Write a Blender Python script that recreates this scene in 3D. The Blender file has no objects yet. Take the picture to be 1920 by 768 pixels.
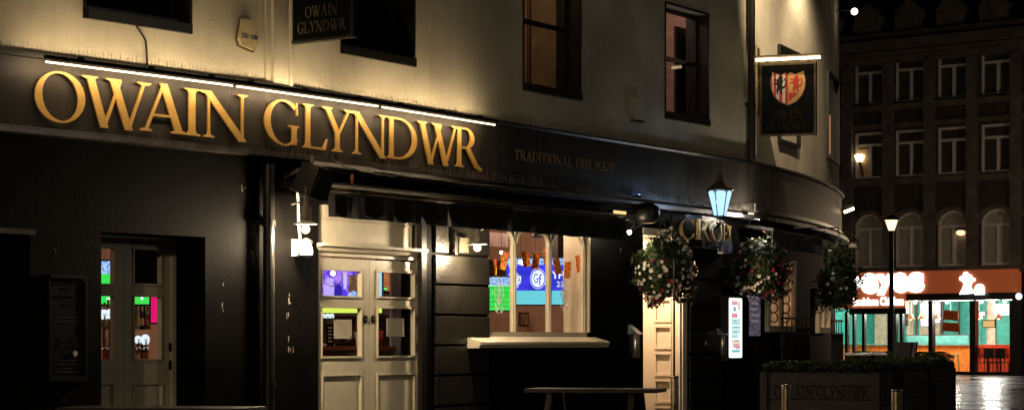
import bpy, math, random
from mathutils import Vector, noise
from math import sin, cos, pi, radians as R, atan2, sqrt
random.seed(7)
SC = bpy.context.scene
COL = SC.collection

# ------------------------------------------------------------------ camera, sky, sun, exposure
FPX, CX, HY, EYE = 4200.0, 960.0, 638.0, 1.3
cam = bpy.data.cameras.new('camera'); camo = bpy.data.objects.new('camera', cam); COL.objects.link(camo)
camo.location = (0, 0, EYE); camo.rotation_euler = (pi/2, 0, 0)
cam.sensor_width = 36.0; cam.lens = FPX/1920*36.0; cam.shift_y = (HY-384)/1920.0
cam.clip_start = 0.1; cam.clip_end = 2000
SC.camera = camo
W = bpy.data.worlds.new('World'); SC.world = W; W.use_nodes = True
nt = W.node_tree
sky = nt.nodes.new('ShaderNodeTexSky'); sky.sky_type = 'NISHITA'; sky.sun_disc = False
sky.sun_elevation = R(-6); sky.sun_rotation = R(200)
nt.links.new(sky.outputs[0], nt.nodes['Background'].inputs[0])
nt.nodes['Background'].inputs[1].default_value = 0.06
sl = bpy.data.lights.new('sun', 'SUN'); sl.energy = 0.035; sl.angle = R(30); sl.color = (1, .78, .5)
so = bpy.data.objects.new('sun', sl); COL.objects.link(so); so.rotation_euler = (R(62), 0, R(42))
SC.view_settings.view_transform = 'Standard'; SC.view_settings.look = 'None'
SC.view_settings.exposure = 0.0; SC.view_settings.gamma = 1.0
SC.render.engine = 'CYCLES'
SC.cycles.max_bounces = 6; SC.cycles.transparent_max_bounces = 10
SC.cycles.caustics_reflective = False; SC.cycles.caustics_refractive = False
SC.cycles.sample_clamp_indirect = 3.0
SC.cycles.use_denoising = True

# ------------------------------------------------------------------ materials
MATS = {}
def mat(name, col, rough=.6, metal=0.0, var=.15, vscale=6.0, bump=0.0, bscale=40.0, emit=None, spec=.5, col2=None, stretch=None):
    if name in MATS: return MATS[name]
    m = bpy.data.materials.new(name); m.use_nodes = True; t = m.node_tree; N = t.nodes; L = t.links
    b = N['Principled BSDF']
    b.inputs['Roughness'].default_value = rough; b.inputs['Metallic'].default_value = metal
    b.inputs['Specular IOR Level'].default_value = spec
    geo = N.new('ShaderNodeNewGeometry'); mp = N.new('ShaderNodeMapping')
    L.new(geo.outputs['Position'], mp.inputs[0])
    if stretch: mp.inputs['Scale'].default_value = stretch
    nz = N.new('ShaderNodeTexNoise'); nz.inputs['Scale'].default_value = vscale; nz.inputs['Detail'].default_value = 6
    L.new(mp.outputs[0], nz.inputs['Vector'])
    r = N.new('ShaderNodeValToRGB'); L.new(nz.outputs[0], r.inputs[0])
    c2 = col2 or tuple(c*(1-var*2) for c in col)
    c1 = tuple(min(1, c*(1+var)) for c in col) if not col2 else col
    r.color_ramp.elements[0].position = .3; r.color_ramp.elements[1].position = .7
    r.color_ramp.elements[0].color = (*c2, 1); r.color_ramp.elements[1].color = (*c1, 1)
    L.new(r.outputs[0], b.inputs['Base Color'])
    if bump:
        n2 = N.new('ShaderNodeTexNoise'); n2.inputs['Scale'].default_value = bscale; n2.inputs['Detail'].default_value = 4
        L.new(geo.outputs['Position'], n2.inputs['Vector'])
        bp = N.new('ShaderNodeBump'); bp.inputs['Strength'].default_value = 1.0; bp.inputs['Distance'].default_value = bump
        L.new(n2.outputs[0], bp.inputs['Height']); L.new(bp.outputs[0], b.inputs['Normal'])
    if emit:
        b.inputs['Emission Color'].default_value = (*emit[0], 1); b.inputs['Emission Strength'].default_value = emit[1]
    MATS[name] = m
    return m
def emi(name, col, s, col2=None, scale=8.0):
    """a thing that gives off light: lamp, tube, lit screen; col2 gives a screen its patchy picture"""
    if name in MATS: return MATS[name]
    m = bpy.data.materials.new(name); m.use_nodes = True; t = m.node_tree; N = t.nodes; L = t.links
    N.remove(N['Principled BSDF']); e = N.new('ShaderNodeEmission'); e.inputs[1].default_value = s
    e.inputs[0].default_value = (*col, 1)
    if col2:
        geo = N.new('ShaderNodeNewGeometry'); v = N.new('ShaderNodeTexNoise'); v.inputs['Scale'].default_value = scale
        v.inputs['Detail'].default_value = 2
        L.new(geo.outputs['Position'], v.inputs['Vector'])
        r = N.new('ShaderNodeValToRGB'); L.new(v.outputs[0], r.inputs[0])
        r.color_ramp.elements[0].position = .42; r.color_ramp.elements[1].position = .58
        r.color_ramp.elements[0].color = (*col, 1); r.color_ramp.elements[1].color = (*col2, 1)
        L.new(r.outputs[0], e.inputs[0])
    L.new(e.outputs[0], N['Material Output'].inputs[0]); MATS[name] = m
    return m
def glass(name, tint=(1, 1, 1), refl=.06, dirt=0.0):
    if name in MATS: return MATS[name]
    m = bpy.data.materials.new(name); m.use_nodes = True; t = m.node_tree; N = t.nodes; L = t.links
    N.remove(N['Principled BSDF'])
    tr = N.new('ShaderNodeBsdfTransparent'); tr.inputs[0].default_value = (*tint, 1)
    gl = N.new('ShaderNodeBsdfGlossy'); gl.inputs['Roughness'].default_value = .03
    lw = N.new('ShaderNodeLayerWeight'); pw = N.new('ShaderNodeMath'); pw.operation = 'POWER'; pw.inputs[1].default_value = 4
    L.new(lw.outputs['Facing'], pw.inputs[0]); fr = N.new('ShaderNodeMath'); fr.operation = 'MULTIPLY_ADD'; fr.inputs[1].default_value = .22; fr.inputs[2].default_value = .02; L.new(pw.outputs[0], fr.inputs[0])
    mx = N.new('ShaderNodeMixShader'); L.new(fr.outputs[0], mx.inputs[0]); L.new(tr.outputs[0], mx.inputs[1]); L.new(gl.outputs[0], mx.inputs[2])
    L.new(mx.outputs[0], N['Material Output'].inputs[0]); MATS[name] = m
    return m

def cream_mat():
    m = mat('cream_render', (.62, .57, .44), .88, var=.17, vscale=.9, bump=.0055, bscale=48)
    t = m.node_tree; N = t.nodes; L = t.links; b = N['Principled BSDF']
    ramp = [n for n in N if n.type == 'VALTORGB'][0]
    # rain streaks running down from sills and ledge
    geo = N.new('ShaderNodeNewGeometry'); mp = N.new('ShaderNodeMapping'); mp.inputs['Scale'].default_value = (6, 6, .35)
    L.new(geo.outputs['Position'], mp.inputs[0])
    nz = N.new('ShaderNodeTexNoise'); nz.inputs['Scale'].default_value = 2.4; nz.inputs['Detail'].default_value = 8; nz.inputs['Roughness'].default_value = .65
    L.new(mp.outputs[0], nz.inputs['Vector'])
    r = N.new('ShaderNodeValToRGB'); r.color_ramp.elements[0].position = .30; r.color_ramp.elements[0].color = (.62, .58, .50, 1)
    r.color_ramp.elements[1].position = .52; r.color_ramp.elements[1].color = (1, 1, 1, 1)
    L.new(nz.outputs[0], r.inputs[0])
    mx = N.new('ShaderNodeMix'); mx.data_type = 'RGBA'; mx.blend_type = 'MULTIPLY'; mx.inputs[0].default_value = .22
    L.new(ramp.outputs[0], mx.inputs[6]); L.new(r.outputs[0], mx.inputs[7]); L.new(mx.outputs[2], b.inputs['Base Color'])
    return m
M_CREAM = cream_mat()
M_BLACKW = mat('black_painted_render', (.0035, .0031, .0026), .6, var=.35, vscale=2.5, bump=.003, bscale=18, spec=.05)
M_BLACK = mat('black_gloss_paint', (.012, .011, .010), .38, var=.2, bump=.002, bscale=60)
M_FASC = mat('fascia_dark_bronze_paint', (.056, .048, .041), .45, var=.22, vscale=3.0, bump=.0010, bscale=25, stretch=(1, 1, .25), spec=.16)
M_GOLD = mat('gold_leaf_letters', (.72, .42, .105), .5, .0, var=.10, vscale=5, bump=.0008, bscale=60)
M_DULLGOLD = mat('dull_gold_lettering', (.50, .38, .17), .6, .0, var=.25, vscale=20)
M_WHITE = mat('cream_gloss_joinery', (.76, .70, .53), .38, var=.05, vscale=5, bump=.0015, bscale=30)
M_WHITE2 = mat('white_panel_paint', (.78, .70, .58), .45, var=.04)
M_SIGNBK = mat('sign_board_black', (.004, .005, .0045), .5, var=.2, spec=.12)
M_PLAST = mat('cream_plastic', (.66, .60, .46), .45, var=.06)
M_WPLAST = mat('white_plastic', (.75, .74, .70), .4, var=.04)
M_STEEL = mat('brushed_steel', (.42, .40, .37), .33, .9, var=.12, vscale=30, bump=.0006, bscale=160, stretch=(1, 1, .1))
M_DMETAL = mat('dark_metal', (.03, .03, .03), .35, .6, var=.2)
M_ALU = mat('weathered_aluminium', (.35, .31, .25), .4, .7, var=.25, vscale=12)
M_SPIKE = mat('spike_wire', (.22, .20, .17), .45, .5)
M_WOOD = mat('dark_wet_wood', (.018, .013, .010), .5, var=.35, vscale=8, bump=.003, bscale=50, spec=.25, stretch=(1, 1, 6))
M_PLANK = mat('planter_timber', (.045, .036, .032), .6, var=.35, vscale=7, bump=.003, bscale=60, stretch=(1, 1, 7))
M_BARWOOD = mat('bar_mahogany', (.22, .07, .025), .3, var=.3, vscale=8)
M_LEAF = mat('foliage', (.045, .075, .020), .55, var=.4, vscale=14)
M_HEDGE = mat('hedge_leaf', (.028, .058, .008), .6, var=.45, vscale=16)
M_FWHITE = mat('petal_white', (.78, .72, .62), .6, var=.08)
M_FRED = mat('petal_crimson', (.34, .02, .06), .55, var=.3)
M_PINKW = mat('interior_plaster_tan', (.50, .32, .23), .8, var=.08)
M_INTDARK = mat('interior_dark_wood', (.10, .045, .02), .45, var=.3)
M_CEIL = mat('interior_ceiling', (.6, .52, .45), .8)
M_LILAC = mat('lilac_boarding', (.34, .30, .38), .6, var=.08)
M_GLASS = glass('window_glass')
M_DGLASS = mat('dark_glass', (.006, .007, .008), .06, var=.1, spec=.8)
M_PAPER = mat('paper', (.62, .56, .42), .8, var=.05)
M_ORANGE = mat('shop_orange_panel', (.62, .12, .03), .5, var=.05)
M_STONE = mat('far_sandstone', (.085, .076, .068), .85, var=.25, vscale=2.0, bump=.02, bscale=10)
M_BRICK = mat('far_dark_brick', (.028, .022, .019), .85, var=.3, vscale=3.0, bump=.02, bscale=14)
M_FRAMEG = mat('far_window_paint', (.48, .46, .47), .6, var=.08)
M_TUBE = emi('warm_tube', (1.0, .76, .44), 5)
M_GLOBE = emi('warm_globe', (1.0, .70, .32), 60)
M_COOL = emi('cool_lantern', (.50, .76, 1.0), 2.2)
M_COOLHOT = emi('cool_lantern_core', (.78, .92, 1.0), 7)

# ------------------------------------------------------------------ wall frames
class Fr:
    """a vertical plane seen from above: s runs along it, n out of it, z up"""
    def __init__(f, o, d):
        l = math.hypot(*d); f.o = o; f.d = (d[0]/l, d[1]/l); f.N = (f.d[1], -f.d[0])
    def P(f, s, n, z): return (f.o[0]+s*f.d[0]+n*f.N[0], f.o[1]+s*f.d[1]+n*f.N[1], z)
    def s(f, px, n=0):
        r = (px-CX)/FPX
        return -((f.o[0]+n*f.N[0]) - r*(f.o[1]+n*f.N[1]))/(f.d[0]-r*f.d[1])
    def z(f, px, py, n=0):
        return EYE+(HY-py)/FPX*f.P(f.s(px, n), n, 0)[1]
def ray(px, D): return ((px-CX)/FPX*D, D)
def zat(py, D): return EYE+(HY-py)/FPX*D
P1 = (-2.588, 23.47); P2 = (3.62, 33.70)
A = Fr(P1, (.6067, .7949)); B = Fr(P1, (.5188, .8549))
LB = 11.97
PATH = [A.P(-16, 0, 0)[:2], P1, P2]
x, y = P2
NARC = 24
for i in range(NARC):
    h = R(25 - 15*(i+.5)/NARC); x += sin(h)*8.4/NARC; y += cos(h)*8.4/NARC; PATH.append((x, y))
h0 = 10
for i in range(14):
    h = R(h0 - 6*(i+1)); x += sin(h)*.45; y += cos(h)*.45; PATH.append((x, y))
def offpath(n, pts=None):
    pts = pts or PATH; out = []
    for i, p in enumerate(pts):
        ns = []
        if i > 0: a = pts[i-1]; l = math.dist(a, p); ns.append(((p[1]-a[1])/l, -(p[0]-a[0])/l))
        if i < len(pts)-1: b = pts[i+1]; l = math.dist(b, p); ns.append(((b[1]-p[1])/l, -(b[0]-p[0])/l))
        mx, my = sum(q[0] for q in ns)/len(ns), sum(q[1] for q in ns)/len(ns); l = math.hypot(mx, my)
        k = 1/max(.5, (mx*ns[0][0]+my*ns[0][1])/l)
        out.append((p[0]+mx/l*n*k, p[1]+my/l*n*k))
    return out
def arcframe(px):
    """frame of the rounded corner where the ray through px meets it"""
    r = (px-CX)/FPX
    for a, b in zip(PATH[2:], PATH[3:]):
        fa, fb = a[0]-r*a[1], b[0]-r*b[1]
        if fa*fb <= 0:
            t = fa/(fa-fb); p = (a[0]+t*(b[0]-a[0]), a[1]+t*(b[1]-a[1]))
            return Fr(p, (b[0]-a[0], b[1]-a[1]))

# ------------------------------------------------------------------ mesh building
class MB:
    def __init__(m): m.v = []; m.f = []; m.sm = []
    def add(m, vs, fs, smooth=False):
        o = len(m.v); m.v += [tuple(v) for v in vs]; m.f += [tuple(i+o for i in f) for f in fs]; m.sm += [smooth]*len(fs); return m
    def hexa(m, c):
        return m.add(c, [(0, 3, 2, 1), (4, 5, 6, 7), (0, 1, 5, 4), (1, 2, 6, 5), (2, 3, 7, 6), (3, 0, 4, 7)])
    def box(m, fr, s0, s1, n0, n1, z0, z1):
        return m.hexa([fr.P(s0, n1, z0), fr.P(s1, n1, z0), fr.P(s1, n0, z0), fr.P(s0, n0, z0),
                       fr.P(s0, n1, z1), fr.P(s1, n1, z1), fr.P(s1, n0, z1), fr.P(s0, n0, z1)])
    def prism(m, fr, pts, n0, n1):
        ar = sum(pts[i][0]*pts[(i+1) % len(pts)][1]-pts[(i+1) % len(pts)][0]*pts[i][1] for i in range(len(pts)))
        if ar < 0: pts = pts[::-1]
        k = len(pts)
        vs = [fr.P(s, n1, z) for s, z in pts]+[fr.P(s, n0, z) for s, z in pts]
        return m.add(vs, [tuple(range(k)), tuple(range(2*k-1, k-1, -1))]+[(i, k+i, k+(i+1) % k, (i+1) % k) for i in range(k)])
    def strip(m, fr, outer, inner, n0, n1, closed=False):
        k = len(outer)
        vs = [fr.P(*q(p, n)) for n in (n1, n0) for L in (outer, inner) for p in L for q in [lambda p, n: (p[0], n, p[1])]]
        fs = []
        for i in range(k if closed else k-1):
            j = (i+1) % k
            fs += [(i, j, k+j, k+i), (2*k+j, 2*k+i, 3*k+i, 3*k+j), (j, i, 2*k+i, 2*k+j), (k+i, k+j, 3*k+j, 3*k+i)]
        if not closed:
            fs += [(0, k, 3*k, 2*k), (k-1, 3*k-1, 4*k-1, 2*k-1)]
        return m.add(vs, fs)
    def tube(m, pts, r, seg=8, r1=None, cap=True, smooth=True):
        pts = [Vector(p) for p in pts]; n = len(pts); vs = []
        for i, p in enumerate(pts):
            d = (pts[min(i+1, n-1)]-pts[max(i-1, 0)]).normalized()
            a = d.cross(Vector((0, 0, 1)));
            if a.length < .02: a = d.cross(Vector((1, 0, 0)))
            a.normalize(); b = d.cross(a).normalized()
            rr = r if r1 is None else r+(r1-r)*i/(n-1)
            for k in range(seg):
                t = 2*pi*k/seg; vs.append(p+(a*cos(t)+b*sin(t))*rr)
        fs = [(i*seg+k, i*seg+(k+1) % seg, (i+1)*seg+(k+1) % seg, (i+1)*seg+k) for i in range(n-1) for k in range(seg)]
        m.add(vs, fs, smooth)
        if cap:
            m.add(vs[:seg], [tuple(range(seg))]); m.add(vs[-seg:], [tuple(range(seg-1, -1, -1))])
        return m
    def lathe(m, c, prof, seg=20, smooth=True, phase=0):
        vs = [(c[0]+r*cos(2*pi*k/seg+phase), c[1]+r*sin(2*pi*k/seg+phase), c[2]+z) for r, z in prof for k in range(seg)]
        fs = [(i*seg+k, i*seg+(k+1) % seg, (i+1)*seg+(k+1) % seg, (i+1)*seg+k) for i in range(len(prof)-1) for k in range(seg)]
        m.add(vs, fs, smooth)
        if prof[0][0] > 1e-4: m.add(vs[:seg], [tuple(range(seg-1, -1, -1))])
        if prof[-1][0] > 1e-4: m.add(vs[-seg:], [tuple(range(seg))])
        return m
    def ball(m, c, r, seg=14, rings=9, sz=1.0):
        return m.lathe(c, [(max(1e-5, r*sin(pi*i/rings)), -r*sz*cos(pi*i/rings)) for i in range(rings+1)], seg)
    def disc(m, fr, s, z, r, n0, n1, seg=20, rz=None):
        rz = rz or r
        return m.prism(fr, [(s+r*cos(2*pi*k/seg), z+rz*sin(2*pi*k/seg)) for k in range(seg)], n0, n1)
    def sweep(m, prof, pts=None, caps=True):
        """a profile of (n, z) carried along the plan path"""
        lines = [(offpath(n, pts), z) for n, z in prof]; k = len(prof); c = len(lines[0][0])
        vs = [(*lines[j][0][i], lines[j][1]) for i in range(c) for j in range(k)]
        fs = [(i*k+j, (i+1)*k+j, (i+1)*k+(j+1) % k, i*k+(j+1) % k) for i in range(c-1) for j in range(k)]
        if caps: fs += [tuple(range(k-1, -1, -1)), tuple((c-1)*k+j for j in range(k))]
        return m.add(vs, fs)
    def wall(m, fr, s0, s1, z0, z1, n1, n0, holes=()):
        """slab with real openings and their reveals"""
        S = sorted({s0, s1, *[h[0] for h in holes], *[h[1] for h in holes]}); Z = sorted({z0, z1, *[h[2] for h in holes], *[h[3] for h in holes]})
        S = [s for s in S if s0 <= s <= s1]; Z = [z for z in Z if z0 <= z <= z1]
        for a, b in zip(S, S[1:]):
            for c, d in zip(Z, Z[1:]):
                ms, mz = (a+b)/2, (c+d)/2
                if any(h[0] < ms < h[1] and h[2] < mz < h[3] for h in holes): continue
                m.add([fr.P(a, n1, c), fr.P(b, n1, c), fr.P(b, n1, d), fr.P(a, n1, d)], [(0, 1, 2, 3)])
                m.add([fr.P(a, n0, c), fr.P(b, n0, c), fr.P(b, n0, d), fr.P(a, n0, d)], [(3, 2, 1, 0)])
        def quad(a, b, c, d): m.add([a, b, c, d], [(0, 1, 2, 3)])
        for h in list(holes)+[(s0, s1, z0, z1)]:
            a, b, c, d = h
            quad(fr.P(a, n1, c), fr.P(a, n1, d), fr.P(a, n0, d), fr.P(a, n0, c)); quad(fr.P(b, n1, c), fr.P(b, n0, c), fr.P(b, n0, d), fr.P(b, n1, d))
            quad(fr.P(a, n1, c), fr.P(a, n0, c), fr.P(b, n0, c), fr.P(b, n1, c)); quad(fr.P(a, n1, d), fr.P(b, n1, d), fr.P(b, n0, d), fr.P(a, n0, d))
        return m
LOC = {}
def link(name, mb, material, parent=None, loc=None):
    me = bpy.data.meshes.new(name)
    base = LOC[parent.name] if parent is not None else (loc or (0, 0, 0))
    me.from_pydata([(v[0]-base[0], v[1]-base[1], v[2]-base[2]) for v in mb.v], [], mb.f)
    for p, s in zip(me.polygons, mb.sm): p.use_smooth = s
    me.materials.append(material); me.validate(); me.update()
    o = bpy.data.objects.new(name, me); COL.objects.link(o)
    if parent is not None: o.parent = parent
    else: o.location = base
    LOC[o.name] = base
    return o
def tag(o, label, cat, group=None, kind=None):
    if label: o['label'] = label
    if cat: o['category'] = cat
    if group: o['group'] = group
    if kind: o['kind'] = kind
    return o
def thing(name, label, cat, loc, group=None):
    o = bpy.data.objects.new(name, None); COL.objects.link(o); o.location = loc; o.empty_display_size = .1
    LOC[o.name] = tuple(loc); return tag(o, label, cat, group)
def solo(name, mb, material, label, cat, loc, group=None): return tag(link(name, mb, material, None, loc), label, cat, group)
def dup(root, loc, label):
    r = root.copy(); COL.objects.link(r); r.location = loc; r['label'] = label; LOC[r.name] = tuple(loc)
    for ch in root.children:
        c = ch.copy(); COL.objects.link(c); c.parent = r
        for g in ch.children: d = g.copy(); COL.objects.link(d); d.parent = c
    return r
def light(kind, name, loc, energy, color, size=.05, parent=None, rot=None, spot=None, blend=.5):
    l = bpy.data.lights.new(name, kind); l.energy = energy; l.color = color
    if kind in ('POINT', 'SPOT'): l.shadow_soft_size = size
    if kind == 'AREA': l.size = size
    if kind == 'SPOT': l.spot_size = spot; l.spot_blend = blend
    o = bpy.data.objects.new(name, l); COL.objects.link(o)
    if parent is not None:
        b = LOC[parent.name]; o.parent = parent; o.location = (loc[0]-b[0], loc[1]-b[1], loc[2]-b[2])
    else: o.location = loc
    if rot is not None: o.rotation_euler = rot
    return o
def aim(frm, to):
    return (Vector(to)-Vector(frm)).to_track_quat('-Z', 'Y').to_euler()

# ------------------------------------------------------------------ roman capitals, drawn by hand
def _stem(x, w, y0=0., y1=1., bl=.09, br=.09, tl=.09, tr=.09):
    p = []
    if bl or br: p += [(x-bl, y0), (x+w+br, y0), (x+w+br, y0+.025), (x+w+br*.3, y0+.045), (x+w, y0+.10)]
    else: p += [(x, y0), (x+w, y0)]
    if tl or tr: p += [(x+w, y1-.10), (x+w+tr*.3, y1-.045), (x+w+tr, y1-.025), (x+w+tr, y1), (x-tl, y1), (x-tl, y1-.025), (x-tl*.3, y1-.045), (x, y1-.10)]
    else: p += [(x+w, y1), (x, y1)]
    if bl or br: p += [(x, y0+.10), (x-bl*.3, y0+.045), (x-bl, y0+.025)]
    q = []
    for a in p:
        if not q or math.dist(a, q[-1]) > 1e-4: q.append(a)
    return ('p', q)
def _dg(xb, yb, xt, yt, w): return ('p', [(xb, yb), (xb+w, yb), (xt+w, yt), (xt, yt)])
def _sf(x0, x1, y, up=True):
    k = 1 if up else -1; c = (x1-x0)*.25
    return ('p', [(x0, y), (x1, y), (x1, y+.025*k), (x1-c, y+.06*k), (x0+c, y+.06*k), (x0, y+.025*k)])
def _ring(cx, cy, rx, ry, tx, ty, a0=0, a1=360, tilt=0, k=28):
    full = abs(a1-a0) >= 360; o, i = [], []
    for j in range(k if full else k+1):
        a = R(a0+(a1-a0)*j/k); o.append((cx+rx*cos(a), cy+ry*sin(a))); b = a
        i.append((cx+(rx-tx)*cos(b)+tilt*sin(b)*.5, cy+(ry-ty)*sin(b)))
    return ('r' if full else 's', o, i)
def _stroke(pts, ws):
    o, i = [], []
    for k, p in enumerate(pts):
        a = pts[max(k-1, 0)]; b = pts[min(k+1, len(pts)-1)]; l = math.dist(a, b); nx, ny = -(b[1]-a[1])/l, (b[0]-a[0])/l
        o.append((p[0]-nx*ws[k]/2, p[1]-ny*ws[k]/2)); i.append((p[0]+nx*ws[k]/2, p[1]+ny*ws[k]/2))
    return ('s', o, i)
T_, t_ = .12, .045
def glyph(c):
    if c == 'O': return [_ring(.52, .5, .52, .52, .15, .045, tilt=-.07)], 1.04
    if c == 'Q': return [_ring(.52, .5, .52, .52, .15, .045), _dg(.8, -.2, .5, .08, .14)], 1.04
    if c == 'I': return [_stem(.1, T_)], .335
    if c == 'L': return [_stem(.1, T_), ('p', [(.2, 0), (.66, 0), (.72, .26), (.695, .26), (.58, .045), (.2, .045)])], .74
    if c in 'EF':
        g = [_stem(.1, T_), ('p', [(.2, .955), (.2, 1), (.62, 1), (.645, .79), (.62, .79), (.52, .955)]), ('p', [(.2, .49), (.5, .49), (.5, .4), (.525, .4), (.525, .64), (.5, .64), (.5, .535), (.2, .535)])]
        if c == 'E': g.append(('p', [(.2, 0), (.64, 0), (.7, .24), (.675, .24), (.56, .045), (.2, .045)]))
        return g, .72
    if c == 'T': return [_stem(.36, T_, tl=0, tr=0), ('p', [(.04, 1), (.82, 1), (.86, .77), (.835, .77), (.72, .955), (.14, .955), (.02, .77), (0, .77)])], .86
    if c == 'H': return [_stem(.1, T_), _stem(.68, T_), ('p', [(.2, .49), (.7, .49), (.7, .54), (.2, .54)])], .92
    if c == 'N': return [_stem(.13, t_, tr=0, tl=0), _stem(.84, t_, bl=0, br=0), _dg(.78, -.03, .03, 1.0, .17), _sf(-.04, .2, 1, False)], .98
    if c == 'M': return [_stem(.1, t_, tl=0, tr=0), _stem(.98, T_, tl=0, tr=0), _dg(.5, -.02, .06, 1, .15), _dg(.56, -.02, 1.0, 1, .06), _sf(.0, .16, 1, False), _sf(1.02, 1.2, 1, False)], 1.2
    if c == 'A': return [_dg(.09, .0, .44, .98, .055), _dg(.73, 0, .40, 1.03, .155), ('p', [(.22, .33), (.66, .33), (.66, .375), (.22, .375)]), _sf(0, .24, 0), _sf(.63, .98, 0)], .98
    if c == 'V': return [_dg(.42, -.03, .08, 1, .15), _dg(.46, -.03, .83, 1, .055), _sf(0, .3, 1, False), _sf(.72, .98, 1, False)], .98
    if c == 'W': return [_dg(.36, -.03, .08, 1, .15), _dg(.40, -.03, .72, .96, .055), _dg(.84, -.03, .53, 1, .15), _dg(.88, -.03, 1.2, 1, .055), _sf(0, .3, 1, False), _sf(.46, .76, 1, False), _sf(1.08, 1.36, 1, False)], 1.36
    if c == 'Y': return [_stem(.38, T_, 0, .46, tl=0, tr=0), _dg(.38, .42, .06, 1, .14), _dg(.46, .42, .76, 1, .052), _sf(-.02, .28, 1, False), _sf(.64, .92, 1, False)], .9
    if c == 'D': return [_stem(.1, T_, br=0, tr=0), _ring(.38, .5, .60, .5, .15, .045, -90, 90), ('p', [(.2, 0), (.385, 0), (.385, .045), (.2, .045)]), ('p', [(.2, .955), (.385, .955), (.385, 1), (.2, 1)])], 1.0
    if c in 'PRB':
        g = [_stem(.1, T_, tr=0), _ring(.36, .735, .32, .265, .14, .045, -90, 90), ('p', [(.2, .47), (.37, .47), (.37, .515), (.2, .515)]), ('p', [(.2, .955), (.37, .955), (.37, 1), (.2, 1)])]
        if c == 'R': g += [('p', [(.36, .50), (.52, .50), (.80, .10), (.98, -.02), (.90, -.05), (.70, .02)])]; return g, .92
        if c == 'B': g += [_ring(.38, .255, .36, .255, .15, .045, -90, 90), ('p', [(.2, 0), (.39, 0), (.39, .045), (.2, .045)])]
        return g, .78
    if c in 'CG':
        g = [_ring(.52, .5, .52, .52, .16, .045, 42, 318, tilt=-.05), ('p', [(.84, .98), (.875, .98), (.895, .70), (.86, .70)])]
        if c == 'G': g += [_stem(.74, T_, .03, .46, bl=0, br=0, tl=.10, tr=.06)]; return g, .96
        g.append(('p', [(.86, .28), (.895, .28), (.9, .14), (.86, .1)])); return g, .92
    if c == 'U': return [_stem(.1, T_, .3, 1, bl=0, br=0), _stem(.76, t_, .3, 1, bl=0, br=0), _ring(.455, .32, .355, .34, .13, .05, 180, 360)], .92
    if c == 'S':
        pts = [(.52, .86), (.42, .955), (.28, .97), (.15, .88), (.13, .74), (.24, .62), (.38, .52), (.51, .40), (.54, .24), (.45, .09), (.29, .03), (.15, .08), (.06, .2)]
        return [_stroke(pts, [.04, .045, .05, .08, .11, .14, .15, .14, .11, .08, .05, .045, .04]), ('p', [(.5, .98), (.535, .98), (.545, .76), (.51, .76)]), ('p', [(.03, .02), (.06, .02), (.08, .28), (.045, .28)])], .62
    if c == 'J': return [_stem(.16, T_, .1, 1, bl=0, br=0), _ring(.12, .12, .17, .2, .1, .05, 180, 350)], .42
    if c == 'K': return [_stem(.1, T_), _dg(.22, .46, .66, 1, .06), _dg(.70, 0, .34, .56, .16), _sf(.56, .84, 1, False), _sf(.66, .95, 0)], .92
    if c == '&': return [_ring(.34, .72, .2, .28, .09, .04), _ring(.34, .25, .32, .27, .12, .045), _dg(.7, 0, .2, .7, .12)], .9
    return [], .35
def addglyph(mb, fr, c, s0, s1, z0, z1, n0, n1):
    g, adv = glyph(c); k = (s1-s0)/adv; h = z1-z0
    for i, sh in enumerate(g):
        e = n1+.0007*i; f = lambda L: [(s0+p[0]*k, z0+p[1]*h) for p in L]
        if sh[0] == 'p': mb.prism(fr, f(sh[1]), n0, e)
        else: mb.strip(fr, f(sh[1]), f(sh[2]), n0, e, sh[0] == 'r')
def roman(mb, fr, txt, s0, s1, z0, h, n0, n1, gap=.10):
    tot = sum(glyph(c)[1] for c in txt)+gap*(len(txt)-1); k = (s1-s0)/tot; s = s0
    for c in txt:
        w = glyph(c)[1]*k; addglyph(mb, fr, c, s, s+w, z0, z0+h, n0, n1); s += w+gap*k
def sans(mb, fr, txt, s0, s1, z0, h, n, depth=.003, fat=0.0):
    cu = bpy.data.curves.new('t', 'FONT'); cu.body = txt; cu.extrude = .5; cu.offset = fat; cu.resolution_u = 3
    ob = bpy.data.objects.new('t', cu); COL.objects.link(ob); bpy.context.view_layer.update()
    me = bpy.data.meshes.new_from_object(ob.evaluated_get(bpy.context.evaluated_depsgraph_get()))
    xs = [v.co.x for v in me.vertices]; ys = [v.co.y for v in me.vertices]
    x0, x1, y0, y1 = min(xs), max(xs), min(ys), max(ys)
    mb.add([fr.P(s0+(v.co.x-x0)/(x1-x0)*(s1-s0), n+(v.co.z+.5)*depth, z0+(v.co.y-y0)/(y1-y0)*h) for v in me.vertices], [tuple(p.vertices) for p in me.polygons])
    bpy.data.objects.remove(ob); bpy.data.curves.remove(cu); bpy.data.meshes.remove(me)

# ================================================================== THE GROUND
gm = mat('wet_paving', (.030, .028, .026), .22, var=.3, vscale=1.3, bump=.006, bscale=5)
t = gm.node_tree; N = t.nodes; L = t.links; b = N['Principled BSDF']
g2 = N.new('ShaderNodeNewGeometry'); n3 = N.new('ShaderNodeTexNoise'); n3.inputs['Scale'].default_value = .8; n3.inputs['Detail'].default_value = 5
L.new(g2.outputs['Position'], n3.inputs['Vector']); rr = N.new('ShaderNodeMapRange'); rr.inputs[1].default_value = .35; rr.inputs[2].default_value = .65; rr.inputs[3].default_value = .08; rr.inputs[4].default_value = .38
L.new(n3.outputs[0], rr.inputs[0]); L.new(rr.outputs[0], b.inputs['Roughness'])
br = N.new('ShaderNodeTexBrick'); br.inputs['Scale'].default_value = 1.6; br.inputs['Mortar Size'].default_value = .012
br.inputs['Color1'].default_value = (1, 1, 1, 1); br.inputs['Color2'].default_value = (.85, .85, .85, 1); br.inputs['Mortar'].default_value = (0, 0, 0, 1)
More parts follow.
